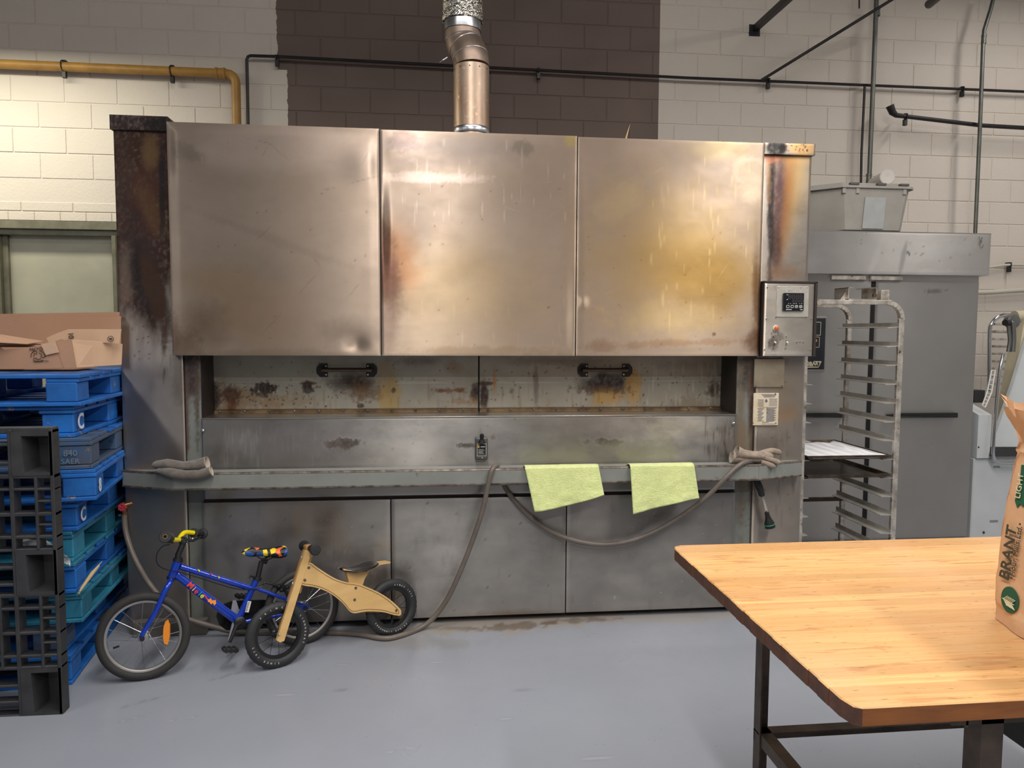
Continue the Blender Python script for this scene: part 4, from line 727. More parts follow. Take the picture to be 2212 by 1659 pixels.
hl = [at(366, 1162, Y=yb - .12), at(377, 1166, Y=yb - .075), at(386, 1166, Y=yb - .03)]; hr = [at(386, 1166, Y=yb + .02), at(394, 1154, Y=yb + .075), at(402, 1150, Y=yb + .10), at(418, 1151, Y=yb + .14)]
b.tube(spline([at(360, 1160, Y=yb - .16)] + hl, 4), .0115, 14); b.tube(spline([hl[-1]] + hr, 4), .0115, 14); b.out('handlebar', ylw, bike, True)
g0, g1 = at(357, 1159.5, Y=yb - .235), at(366, 1162, Y=yb - .12); h0, h1 = at(438, 1153, Y=yb + .235), at(418, 1151, Y=yb + .14)
b = MB()
for e, i_ in ((g0, g1), (h0, h1)):
    b = MB(); ax = (e - i_).normalized(); L_ = (e - i_).length; b.lathe(i_, ax, [(.013, 0), (.024, .002), (.024, .008), (.016, .012), (.0165, L_ * .5), (.016, L_ - .012), (.0265, L_ - .008), (.027, L_), (.024, L_ + .003), (.009, L_ + .003), (.008, L_ - .01), (0, L_ - .01)], 22); b.out('grip', black_rub, bike, True)
b = MB(); ax = (g0 - g1).normalized(); b.torus(g0 + ax * .004, ax, .009, .0016, 24, 6); b.out('grip_ring', mat('brass_ring', s(180, 150, 100), .3, .9), bike, True)
b = MB(); q = at(400, 1166, Y=yb + .11); b.tube([q, q + Vector((.03, .02, -.012)), q + Vector((.055, .07, -.006))], .006, 8); b.sphere(q, .012, 10); b.tube([at(364, 1168, Y=yb - .1), at(372, 1170, Y=yb - .07)], .009, 8); b.out('brake_lever', black_pl, bike, True)
b = MB()
for px, py in ((416, 1163), (404, 1170), (403, 1174)): b.sphere(at(px, py, Y=yb + .05), .0055, 8)
b.tube([at(395, 1169, Y=yb), at(410, 1172, Y=yb + .06)], .003, 6); b.out('lever_bolt', chrome, bike, True)
b = MB(); b.tube(spline([P(367, 1176, .12), P(352, 1180, .11), P(340, 1194, .09), P(338, 1212, .07), P(346, 1224, .05), P(362, 1231, .035), P(395, 1238, .024), P(430, 1248, .02), P(470, 1261, .018), P(505, 1271, .018), P(530, 1274, .018), P(548, 1271, .025), P(562, 1266, .02), P(574, 1259, .01)], 6), .0023, 6); b.out('brake_cable', black_pl, bike, True)
b = MB(); b.tube([P(556, 1252), P(565, 1212)], .0125, 14); b.disc(P(556, 1250), (P(565, 1212) - st_t), .02, .016, 16); b.tube([P(549, 1247, .01), P(541, 1244, .02), P(538, 1249, .02)], .004, 6); b.tube([P(565, 1212), P(570, 1211), P(577, 1213)], .014, 10); b.out('seat_post', black_pl, bike, True)
# saddle
sm = bpy.data.materials.new('patterned_cover'); sm.use_nodes = True; N = sm.node_tree.nodes; L = sm.node_tree.links; vr = N.new('ShaderNodeTexVoronoi'); vr.inputs['Scale'].default_value = 34; gg = N.new('ShaderNodeNewGeometry'); L.new(gg.outputs['Position'], vr.inputs['Vector'])
sx_ = N.new('ShaderNodeSeparateColor'); L.new(vr.outputs['Color'], sx_.inputs[0]); cr_ = N.new('ShaderNodeValToRGB'); cr_.color_ramp.interpolation = 'CONSTANT'; L.new(sx_.outputs[0], cr_.inputs[0])
E_ = cr_.color_ramp.elements; E_[0].color = s(18, 18, 20); E_[1].position = .35; E_[1].color = s(240, 212, 30)
for pz, cz in ((.55, s(236, 110, 52)), (.72, s(36, 80, 150)), (.88, s(18, 18, 20))): e = E_.new(pz); e.color = cz
L.new(cr_.outputs[0], N['Principled BSDF'].inputs['Base Color']); N['Principled BSDF'].inputs['Roughness'].default_value = .45
prof = [(522, 1193, 1196, .010), (530, 1187, 1200, .018), (542, 1183.5, 1202, .022), (560, 1184, 1200, .028), (575, 1186, 1201, .038), (590, 1184, 1204, .055), (604, 1180.5, 1204, .064), (614, 1180, 1201, .060), (617, 1183, 1194, .045)]
rows_ = []
for px, y0, y1, w in prof:
    c1, c2 = P(px, y0), P(px, y1); up_ = c1 - c2; mid = (c1 + c2) / 2; rows_.append([mid + up_ * .56 * math.sin(a) + n * w * math.copysign(abs(math.cos(a)) ** .7, math.cos(a)) for a in [2 * math.pi * k / 18 for k in range(19)]])
b = MB(); b.grid(rows_); b.add(rows_[0][:-1], [tuple(range(18))]); b.add(rows_[-1][:-1], [tuple(range(18))[::-1]]); sad = b.out('saddle', sm, bike, True)
b = MB(); q = P(579, 1194); rows_ = [[q + (P(579, 1184) - P(579, 1204)) * .53 * math.sin(a) + n * .044 * math.cos(a) + BK.u * dd for a in [2 * math.pi * k / 18 for k in range(19)]] for dd in (-.012, .012)]; b.grid(rows_); b.out('strap', black_rub, sad, True)
b = MB()
for sg in (1, -1): b.tube(spline([P(553, 1199, .02 * sg), P(562, 1206, .02 * sg), P(578, 1209, .02 * sg), P(592, 1203, .03 * sg)], 4), .0035, 6)
b.out('saddle_rail', black_pl, bike, True)
# crank, pedals, guard
b = MB(); b.lathe(bbp + n * .036, n, [(.024, 0), (.0275, .002), (.0275, .016), (.02, .02), (0, .021)], 24); b.out('crank_cap', black_pl, bike, True)
b = MB(); b.tube([bbp + n * .055, P(510, 1352, .075), P(496, 1388, .08)], [.009, .010, .008], 10); b.out('crank_arm', blk_m, bike, True); b = MB(); b.tube([P(515, 1340, -.07), P(524, 1300, -.08)], .009, 10); b.out('crank_arm', blk_m, bike, True)
for (px, py, of) in ((497, 1403, .125), (524, 1288, -.125)):
    b = MB(); c = P(px, py, of); ax1 = (BK.u * .97 + Vector((0, 0, -.22))).normalized(); b.obox(c, (.072, .02, .05), (ax1, Vector((0, 0, 1)), n), .004)
    for q in range(3): b.obox(c + ax1 * (.022 * (q - 1)), (.008, .028, .052), (ax1, Vector((0, 0, 1)), n), .002)
    b.out('pedal', black_rub, bike)
b = MB(); gp = [(468, 1333), (472, 1318), (484, 1305), (500, 1299), (530, 1297), (570, 1296), (605, 1299), (640, 1306), (640, 1318), (605, 1330), (560, 1344), (530, 1356), (508, 1363), (488, 1361), (474, 1350)]
b.prism([P(x, y, -.045) for x, y in gp], n * -.012); b.out('chain_guard', mat('gloss_black', s(22, 22, 24), .2), bike)
b = MB(); b.prism([P(x, y, -.03) for x, y in ((503, 1297), (510, 1297), (521, 1330), (497, 1332))], n * -.006); b.tube([P(507, 1340, .0), P(496, 1384, .01)], .010, 10); b.out('stand_plate', mat('grey_plate', s(150, 152, 158), .4, .3), bike)
ref = mat('amber_reflector', s(255, 150, 10), .18, spec=.8, coat=.5); cc = fc + (at(359, 1366, Y=fc.y) - fc); b = MB(); u_, v_ = 6.5, 26
pl = [(359 + 4 - 2, 1340), (366, 1352), (366, 1375), (362, 1393), (355, 1391), (352, 1378), (353, 1356), (357, 1343)]; b.prism([at(x, y, Y=fc.y - .03) for x, y in pl], (0, .012, 0)); b.out('wheel_reflector', ref, bike)
b = MB(); b.tube([P(245, 1400, .0), P(257, 1396, .01)], .0045, 8); b.out('valve_cap', black_pl, bike)
b = MB(); 
for dx, dy in ((0, 0), (12, -6), (22, 4), (-6, -8)): b.sphere(P(608 + dx, 1274 + dy, .03), .013, 8)
b.tube([P(576, 1258, .01), P(590, 1262, .02), P(606, 1270, .02), P(625, 1283, .03)], .007, 8); b.tube([P(612, 1265, .03), P(622, 1290, .03)], .007, 8); b.out('rear_brake', black_pl, bike, True)
b = MB(); b.tube(spline([P(548, 1272, .03), P(563, 1267, .03), P(571, 1262, .02)], 4), .002, 6); b.sphere(P(571, 1259, .02), .005, 8); b.sphere(P(587, 1260, .02), .004, 8); b.out('quick_release', chrome, bike, True)
# decals
dr = (P(508, 1337) - P(380, 1241)).normalized(); du = n.cross(dr); du = du if du.z > 0 else -du
for ch, px, py, sz, cm in (('M', 402, 1265, .038, s(236, 74, 50)), ('i', 414, 1275, .034, s(240, 196, 40)), ('e', 418, 1279, .034, s(232, 52, 70)), ('l', 427, 1285.5, .034, s(30, 150, 150)), ('e', 431, 1288.5, .034, s(226, 220, 40))):
    text('lettering', ch, P(px, py, .0225), dr, du, sz, mat('decal' + str(cm[:2]), cm, .4), bike, bold=.0006, shear=.1)
b = MB(); b.prism([P(x, y, .0225) for x, y in ((447, 1292), (452, 1295), (455, 1292), (458, 1297), (466, 1296), (467, 1303), (463, 1308), (459, 1302), (456, 1306), (452, 1300), (449, 1301), (449, 1296))], n * .001); b.out('splash_decal', mat('orange_decal', s(250, 150, 50), .4), bike)
b = MB(); b.prism([P(x, y, .0225) for x, y in ((439, 1284), (442, 1284), (450, 1294), (448, 1296))], n * .0015); b.out('red_decal', mat('red_decal', s(232, 60, 60), .4), bike)
for px, py, cm in ((429, 1231.5, s(240, 220, 60)), (456, 1240, s(220, 70, 60)), (472, 1246, s(240, 200, 60))):
    b = MB(); b.prism([P(px + a, py + c_2, .010) for a, c_2 in ((-3, -2), (3, 0), (1, 4))], n * .006); b.out('triangle_decal', mat('tri' + str(px), cm, .4), bike)
b = MB(); b.prism([P(x, y, .0165) for x, y in ((535, 1298.5), (543, 1299), (537, 1323), (529, 1322))], n * .001); stk = b.out('serial_sticker', white_txt, bike)
b = MB()
for i in range(12): y = 1300.5 + i * 1.75; x = 536.5 - i * .52; b.prism([P(x - 1, y, .0178), P(x + 4 - (i % 3), y + .4, .0178), P(x + 4 - (i % 3), y + 1.2, .0178), P(x - 1, y + .8, .0178)], n * .0005)
b.out('barcode', black_txt, stk)

# wooden balance bike
bal = thing('balance_bicycle', 'plywood kids balance bike without pedals leaning on the oven', 'bicycle', at(720, 1420, z=0))
BB = Bike((600, 1442), (848, 1373), 7); P = BB.p; n = BB.n
ply = mat('birch_ply', s(216, 178, 118), .42, var=.5, vscale=5, vcol=s(196, 154, 94), bump=.0003, bscale=60, stretch=(1, 1, 6), coat=.15)
plyd = mat('ply_edge_and_shade', s(176, 132, 80), .5, bump=.0008, bscale=40, bstretch=(10, 10, 1), var=.7, vscale=30, vcol=s(130, 92, 54), stretch=(3, 3, .4))
brn_ = mat('groove_brown', s(96, 48, 34), .6)
tire12 = mat('tire_black', s(36, 37, 39), .6, bump=.0005, bscale=120, var=.4, vscale=16, vcol=s(52, 52, 54))
rimb = mat('rim_black', s(24, 24, 26), .3)
fcb = P(600, 1370.5); Rb = (fcb - P(600, 1443)).length; rcb = P(846, 1312); Rb2 = (rcb - P(847, 1374.5)).length
wheel(bal, fcb, n, Rb, .026, .014, 14, tire12, rimb, mat('spoke_black', s(50, 50, 54), .3, .8), .09, .014, .07, .85)
wheel(bal, rcb, n, Rb2, .026, .014, 14, tire12, rimb, MATS['spoke_black'], .09, .014, .07, .85)
def side_text(c, n_, R, body, a0, da, sz):
    a = Vector((0, 0, 1)); a = (a - n_ * a.dot(n_)).normalized(); bb = n_.cross(a); pos_ = c + n_ * .0215; parts = []
    for i, ch in enumerate(body):
        if ch == ' ': continue
        th = math.radians(a0 + da * i); e = a * math.cos(th) + bb * math.sin(th); tn = a * -math.sin(th) + bb * math.cos(th)
        parts.append(text('sidewall_print', ch, pos_ + e * R, (-tn if da < 0 else tn), (e if da < 0 else -e), sz, white_txt, bal, ext=.0004, align='CENTER'))
    return parts
side_text(fcb, n, Rb - .032, 'PRINCE', 40, -12.5, .012); side_text(fcb, n, Rb - .032, 'LIONHEART', -58, -7.5, .012); side_text(fcb, n, Rb - .032, 'SINCE 1973', 175, -8, .012)
side_text(rcb, n, Rb2 - .034, 'SINCE 1973', -8, -7, .011); side_text(rcb, n, Rb2 - .034, 'PRINCE LIONHEART', -145, -6.5, .011)
for sg in (1, -1):
    b = MB(); b.prism([P(x, y, .030 * sg) for x, y in ((657, 1187), (670, 1191), (611, 1383), (602, 1386), (595, 1382))], n * sg * .018); b.out('fork_leg', [plyd if sg < 0 else ply][0], bal)  # far leg takes the darker ply, its shade put into the colour
b = MB(); b.prism([P(x, y, -.028) for x, y in ((657, 1187), (668, 1190), (640, 1278), (630, 1276))], n * .056); b.out('fork_core', plyd, bal)
for px, py in ((603, 1371), (632, 1260), (651, 1204)): b = MB(); b.sphere(P(px, py, .05), .006, 10); b.out('fork_bolt', chrome, bal, True)
hn0, hn1 = P(657, 1179, -.09), P(681, 1188, .115); ax = (hn1 - hn0).normalized(); b = MB(); b.tube([hn0, hn1], .012, 14); b.out('handle_dowel', plyd, bal, True)
b = MB()
for e, i_ in ((hn1, hn1 - ax * .075), (hn0, hn0 + ax * .075)): d = (e - i_).normalized(); b.lathe(i_, d, [(.013, 0), (.018, .003), (.017, .03), (.019, .05), (.025, .06), (.027, .068), (.027, .078), (.022, .083), (0, .084)], 20)
b.out('grip', black_rub, bal, True)
b = MB(); b.obox(P(664, 1184), (.03, .03, .035), (BB.u, BB.n, BB.w), .003); b.out('handle_block', plyd, bal)
out_ = [(662, 1217), (666, 1215), (672, 1216), (684, 1225), (705, 1239), (725, 1250), (746, 1257), (773, 1261), (797, 1270), (820, 1281), (840, 1294), (857, 1309), (864, 1317), (865, 1325), (862, 1329), (857, 1329), (846, 1327), (828, 1322), (807, 1320), (791, 1320), (777, 1322), (764, 1324), (754, 1320), (744, 1308), (732, 1296), (715, 1283), (695, 1273), (674, 1267), (656, 1264.5), (648, 1260), (648, 1252), (655, 1231)]
oc = Vector((sum(x for x, y in out_) / len(out_), sum(y for x, y in out_) / len(out_), 0))
sm_out = [(p.x, p.y) for p in spline([Vector((x, y, 0)) for x, y in out_] + [Vector((out_[0][0], out_[0][1], 0))], 3)[:-1]]
for sg in (1, -1):
    b = MB(); b.prism([P(x, y, .034 * sg) for x, y in sm_out], n * sg * .010); o = b.out('side_panel', ply, bal)
def inset(pts, d):
    r = []; m = len(pts)
    for i in range(m):
        x0_, y0_ = pts[i - 1]; x1_, y1_ = pts[(i + 1) % m]; tx, ty = x1_ - x0_, y1_ - y0_; l = math.hypot(tx, ty) or 1; r.append((pts[i][0] - ty / l * d, pts[i][1] + tx / l * d))
    return r
ins = inset(sm_out, 3.6); b = MB(); pp = [P(x, y, .0445) for x, y in ins] + [P(ins[0][0], ins[0][1], .0445)]; b.tube(pp, .0011, 5, False); b.out('groove_line', brn_, bal)
for px, py in ((667, 1226), (658.5, 1253), (768.5, 1270), (766, 1295.5), (856, 1318.5)):
    b = MB(); c = P(px, py, .044); b.lathe(c, n, [(.0075, 0), (.0065, .003), (.003, .0042), (0, .0042)], 16); bo = b.out('panel_bolt', mat('bolt_bronze', s(132, 118, 104), .35, .9), bal, True)
b = MB(); b.prism([P(x, y, -.033) for x, y in ((654, 1232), (690, 1240), (746, 1270), (800, 1290), (846, 1312), (830, 1318), (770, 1318), (740, 1296), (690, 1265), (652, 1256))], n * .066); b.out('panel_core', plyd, bal)
b = MB(); b.prism([P(x, y, -.012) for x, y in ((744, 1234), (792, 1234), (783, 1249), (779, 1262), (779, 1300), (755, 1300), (750, 1262), (748, 1252))], n * .026); b.out('seat_support', ply, bal)
tl_ = [(737, 1229), (760, 1234), (785, 1231), (800, 1223), (812, 1217), (838, 1215.5), (838, 1219), (820, 1222), (800, 1230), (786, 1238), (770, 1246), (770, 1242), (784, 1233.5), (760, 1237), (738, 1232)]
b = MB(); rws = []
for x, y, w in ((737, 1231, .03), (760, 1235, .045), (785, 1232, .055), (800, 1226, .05), (815, 1219, .035), (838, 1216, .03)): rws.append((x, y, w))
up2 = Vector((0, 0, .006))
b.grid([[P(x, y) - n * w + up2, P(x, y) + n * w + up2] for x, y, w in rws]); o = b.out('seat_board', ply, bal, fix=False); solid(o, .007)
rows_ = []
for px, py, w, h in ((736, 1229, .018, .006), (742, 1230, .035, .011), (760, 1232, .055, .013), (780, 1228, .07, .013), (797, 1221, .072, .012), (808, 1216.5, .055, .010), (812, 1215.5, .03, .006)):
    c = P(px, py); rows_.append([c + Vector((0, 0, 1)) * h * math.sin(a) + n * w * math.cos(a) for a in [2 * math.pi * k / 16 for k in range(17)]])
b = MB(); b.grid(rows_); b.add(rows_[0][:-1], [tuple(range(16))]); b.add(rows_[-1][:-1], [tuple(range(16))[::-1]]); b.out('seat_pad', mat('seat_vinyl', s(26, 24, 26), .28, coat=.3), bal, True)

# ------------------------------------------------------------------ pallets
def pal_m(nm_, c, c2, worn): return mat(nm_, c, .55, bump=.0015, bscale=30, bstretch=(.25, 1, 1), var=.7, vscale=9, vcol=c2, rnd=.18, spots=[(worn, 11, .635), (tuple(x * .45 for x in c[:3]) + (1,), 26, .64)])
pm1 = pal_m('pallet_blue', s(24, 104, 184), s(14, 68, 138), s(166, 146, 116)); pm2 = pal_m('pallet_teal', s(40, 122, 150), s(24, 84, 116), s(120, 120, 110)); pm3 = pal_m('pallet_faded', s(54, 84, 120), s(84, 80, 76), s(120, 104, 86))
wood = mat('raw_splinter', s(206, 176, 130), .7, bump=.001, bscale=40, bstretch=(1, .2, 1))
PH = .142; PW, PD = 1.219, 1.016
def pallet(lab, m, corner, z, rotd, seedv, m2=None):
    """corner = right front corner; built along -X (width) and +Y (depth)"""
    rs = random.Random(seedv); t = thing('wooden_pallet', lab, 'pallet', corner.to_tuple()[:2] + (z,)); o = Vector((corner.x, corner.y, z)); m2 = m2 or m
    def bx(nm, x0, x1, y0, y1, z0, z1, mm=m, c=.003):
        b = MB(); j = lambda: rs.uniform(-.004, .004); b.box(o + Vector((-x1 + j(), y0 + j(), z0)), o + Vector((-x0 + j(), y1 + j(), z1)), c); return b.out(nm, mm, t)
    ws = [.14, .10, .10, .12, .10, .10, .14]; gap = (PD - sum(ws)) / 6; y = 0
    for w in ws: bx('deck_board', 0, PW, y, y + w, PH - .018, PH - .001, m if rs.random() > .3 else m2); y += w + gap
    for x in (0, PW / 2 - .07, PW - .14): bx('stringer_board', x, x + .14, 0, PD, PH - .036, PH - .018)
    for x in (0, PW / 2 - .07, PW - .14):
        for yy, d in ((.005, .14), (PD / 2 - .07, .14), (PD - .145, .14)): bx('block', x + rs.uniform(0, .008), x + .14 - rs.uniform(0, .008), yy + rs.uniform(0, .006), yy + d, .018, PH - .036, m if rs.random() > .35 else m2, .005)
    bx('bottom_board', 0, PW, 0, .12, 0, .018); bx('bottom_board', 0, PW, PD - .12, PD, 0, .018)
    for x in (0, PW / 2 - .07, PW - .14): bx('bottom_runner', x, x + .14, .12, PD - .12, 0, .018)
    t.rotation_euler.z = math.radians(rotd); return t
labs = ['bottom blue pallet resting on the floor, corner chipped to bare wood', 'blue pallet second from the floor with grey top boards', 'pale teal edged pallet third from the floor', 'blue pallet with pale split wood splinter below the plastic film', 'teal pallet in mid stack beside the clear film', 'blue pallet marked with a white C just above the teal pallet', 'bright blue pallet marked with white 8, jutting out furthest', 'faded grey blue pallet with torn paper behind its block', 'blue pallet second from the top with scraped bare corner', 'topmost bright blue pallet directly under the cardboard tray']
cpx = [(156, 1452), (135, 1380), (174, 1325), (163, 1252), (156, 1190), (163, 1120), (207, 1040), (197, 980), (156, 910), (171, 835)]
rots = [7, 5, 6, 6, 5, 5.5, 10, 9, 4.5, 4.5]; mts = [(pm1, pm3), (pm1, pm3), (pm2, pm1), (pm1, pm2), (pm2, pm2), (pm1, pm1), (pm1, pm1), (pm3, pm1), (pm1, pm1), (pm1, pm1)]
pal = []
for i in range(10):
    z = i * PH; c = at(cpx[i][0], cpx[i][1], Y=3.47); c.x = min(c.x, -1.505); pal.append(pallet(labs[i], mts[i][0], Vector((c.x, 3.47 + .008 * (i % 3), 0)), z, rots[i], i, mts[i][1]))
def on_side(i, dy, dz): pass
wp = mat('white_stencil', s(206, 214, 226), .6)
for i, ch, sz in ((8, 'C', .10), (6, '8', .085), (5, 'C', .09)):
    t = pal[i]; o = Vector(t.location); tx = text('stencil_mark', ch, o + Vector((.0055, .03, .032)), (0, 1, 0), (0, 0, 1), sz, wp, t, bold=.002)
tx = text('stencil_mark', '840', Vector(pal[7].location) + Vector((-.115, -.0025, .062)), (1, 0, 0), (0, 0, 1), .038, mat('faint_stencil', s(100, 116, 136), .7), pal[7]); tx = text('stencil_mark', 'SAER', Vector(pal[7].location) + Vector((-.125, -.0025, .026)), (1, 0, 0), (0, 0, 1), .034, MATS['faint_stencil'], pal[7])
for (pts) in ([(168, 1283), (176, 1270), (198, 1238), (222, 1214)], [(170, 1278), (190, 1252), (214, 1222)]):
    b = MB(); b.tube([at(x, y, Y=3.44 + .03 * i) for i, (x, y) in enumerate(pts)], [.004, .006, .005, .001][:len(pts)], 5); b.out('splinter', wood, pal[3])
# clear film
film = mat('clear_film', s(236, 238, 240), .1, .35, trans=.1, bump=.02, bscale=26, spec=1, alpha=.82)
b = MB(); fp = [(48, 1160), (70, 1158), (95, 1158), (118, 1165), (132, 1180), (148, 1200), (152, 1222), (140, 1230), (118, 1220), (90, 1190), (55, 1186)]
rws = []
for k in range(9):
    w = k / 8; rws.append([at(48 + 104 * q + 0, 1160 + 45 * q * q + (26 - 6 * q) * w * 1.1 + 4 * math.sin(q * 9 + k), Y=3.385 + .018 * math.sin(q * 17 + k * 1.3)) for q in [i / 16 for i in range(17)]])
b.grid(rws); o = b.out('plastic_film', film, smooth=True, loc=at(100, 1180, Y=3.385), fix=False); tag(o, 'crumpled clear plastic film scrap caught between pallets', 'plastic film')

# black plastic pallet on its side
bpl = thing('plastic_pallet', 'black plastic pallet standing on its edge against the blue stack', 'pallet', (-2.06, 3.27, 0))
plm = mat('black_hdpe', s(56, 56, 58), .48, bump=.0012, bscale=45, var=.7, vscale=10, vcol=s(30, 30, 32), spots=[(s(104, 102, 100), 26, .70)])
X1 = -1.553; X0 = X1 - 1.0; YF, YB = 3.20, 3.335; HT = 1.21
YB = 3.285
def zz_(py): return at(118, py, Y=YF).z
def xx_(px, py=1240): return at(px, py, Y=YF).x
b = MB()
def vb(x0, x1, z0=0.0, z1=HT): b.box((x0, YF, z0), (x1, YF + .06, z1), .003)
def hb_(py, h, xa=None, xb=X1): z = zz_(py); b.box((X0 if xa is None else xa, YF + .003, z - h / 2), (xb, YF + .055, z + h / 2), .003)
pitch = X1 - xx_(36); xm = xx_(84)
for k in range(5):
    o_ = -k * pitch
    vb(X1 - .016 + o_, X1 + o_); 
    for pa, pb in ((1284, 1190), (1444, 1284)) if 0 else ((1027, 1188), (1284, 1444)): vb(xm - .006 + o_, xm + .006 + o_, zz_(pb), zz_(pa))
for py, h in ((930, .024), (1029, .018), (1057, .011), (1111, .016), (1160, .014), (1188, .012), (1286, .016), (1314, .013), (1367, .014), (1417, .014), (1442, .014), (1547, .024)): hb_(py, h)
for py in (1083, 1134, 1336, 1389): hb_(py, .009, xm, X1)
for py in (960, 1000, 1225, 1262, 1480, 1515): hb_(py, .013, X0, X1 - pitch)
grd = b.out('grid_deck', plm, bpl)
for k in (0, 2, 4):
    o_ = -k * pitch
    for pa, pb in ((932, 1027), (1188, 1285), (1443, 1545)):
        z0, z1 = zz_(pb), zz_(pa); xa, xb = xx_(36) + o_ - .004, X1 + o_ - .002; b = MB(); fr = [(xa, YF, z0), (xb, YF, z0), (xb, YF, z1), (xa, YF, z1)]
        ia, ib, ic, id_ = xa + .042, xb - .012, z0 + .014, z1 - .018; inr = [(ia + .01, YF, ic), (ib, YF, ic), (ib, YF, id_), (ia, YF, id_)]
        bk = [(ia + .03, YB, ic + .012), (ib - .006, YB, ic + .012), (ib - .006, YB, id_ - .02), (ia + .026, YB, id_ - .02)]
        b.add(fr + inr + bk, [(0, 1, 5, 4), (1, 2, 6, 5), (2, 3, 7, 6), (3, 0, 4, 7), (4, 5, 9, 8), (5, 6, 10, 9), (6, 7, 11, 10), (7, 4, 8, 11), (8, 9, 10, 11)]); o = b.out('leg_cup', plm, bpl, fix=False); solid(o, .004, -1)

# cardboard tray on the pallets
TZ = 10 * PH; card = mat('cardboard', s(176, 136, 108), .8, bump=.0006, bscale=60, bstretch=(1, 1, 8), var=.4, vscale=4, vcol=s(158, 120, 94)); card2 = mat('cardboard_light', s(204, 168, 138), .8, bump=.0004, bscale=40, var=.3, vscale=5)
tray = thing('cardboard_tray', 'large open cardboard tray on top of the pallet stack', 'box', (-2.0, 3.6, TZ))
zt_ = TZ + .004
def card_poly(name, pts, m, parent, off=(0, .004, 0), lab=None): b = MB(); b.prism(pts, off); return b.out(name, m, parent, label=lab)
def cpY(pl, Y): return [at(x, y, Y=Y) for x, y in pl]
card_poly('back_wall', cpY([(-120, 795), (261, 780), (261, 683), (-120, 687)], 3.98), card, tray)
card_poly('back_flap', cpY([(-120, 687), (258, 683), (258, 674), (-120, 680)], 3.995), card, tray)
b = MB(); bl = at(-120, 792, Y=3.62); b.box((bl.x, 3.76, zt_), (-1.70, 3.98, zt_ + .005)); b.out('tray_floor', card, tray)
f1 = [(-120, 798), (0, 797), (140, 795), (132, 768), (126, 762), (100, 766), (88, 745), (60, 751), (8, 756), (0, 750), (-120, 748)]
fw = card_poly('front_wall', cpY(f1, 3.62), card, tray)
card_poly('folded_tab', cpY([(88, 744), (118, 737), (127, 761), (99, 767)], 3.61), card2, tray)
card_poly('inner_tab', cpY([(100, 730), (127, 718), (134, 733), (106, 741)], 3.68), card2, tray)
card_poly('corner_crease', cpY([(118, 738), (155, 732), (166, 794), (138, 795), (126, 762)], 3.618), card, tray)
rw = [at(155, 733, Y=3.618), at(206, 737, Y=3.72), at(264, 743, Y=3.84), at(262, 788, Y=3.84), at(206, 791, Y=3.72), at(166, 794, Y=3.618)]
sw = card_poly('side_wall', [rw[0], rw[1], rw[2], rw[3], rw[4], rw[5]], card2, tray, (0, .005, 0))
r2 = cpY([(128, 718), (148, 711), (160, 711), (262, 711), (258, 742), (140, 735), (134, 733)], 3.75); fl2 = card_poly('side_flap', r2, card2, tray)
text('box_print', '100', at(147, 717.5, Y=3.745), (.06, 0, -1), (1, 0, .06), .034, black_txt, tray, spacing=.9)
c = at(239, 732, Y=3.744); b = MB(); b.torus(c, (0, 1, 0), .013, .0012, 24, 5); b.box(c + Vector((-.007, -.001, -.003)), c + Vector((.007, .001, .003))); b.out('round_stamp', black_txt, tray)
c = at(82, 769, Y=3.617); b = MB()
for k in range(3):
    a0 = math.radians(75 + 120 * k)
    for rr in (.030, .018): b.tube([c + Vector((math.cos(a0 - .32 * q) * rr, -.001, math.sin(a0 - .32 * q) * rr * .85)) for q in range(5)], .0014, 4)
    ae = a0 - 1.28; b.tube([c + Vector((math.cos(ae) * .037, -.001, math.sin(ae) * .031)), c + Vector((math.cos(ae - .45) * .024, -.001, math.sin(ae - .45) * .020)), c + Vector((math.cos(ae) * .011, -.001, math.sin(ae) * .009))], .0014, 4)
b.out('recycling_mark', black_txt, tray); text('box_print', 'RECYCLE', at(64, 757.5, Y=3.615), (1, 0, .09), (0, 0, 1), .017, black_txt, tray); text('box_print', 'PLEASE RECYCLE', at(73, 782, Y=3.615), (1, 0, .05), (0, 0, 1), .0085, black_txt, tray)
for i, (ya, yb_) in enumerate(((3.60, 3.72), (3.63, 3.76), (3.66, 3.8))):
    q = [at(-120, 716 + i * 9, Y=ya + .08), at(0, 722 + i * 9, Y=ya + .08), at(96, 737 + i * 5, Y=yb_ + .08), at(60, 742 + i * 3, Y=yb_ - .1), at(-120, 732 + i * 8, Y=ya - .1)]
    b = MB(); b.prism(q, (0, 0, -.004)); tag(b.out('flattened_cardboard', card, loc=q[1]), ['uppermost of three flat cardboard sheets inside the tray', 'middle one of three flat cardboard sheets inside the tray', 'lowest of three flat cardboard sheets inside the tray'][i], 'cardboard')

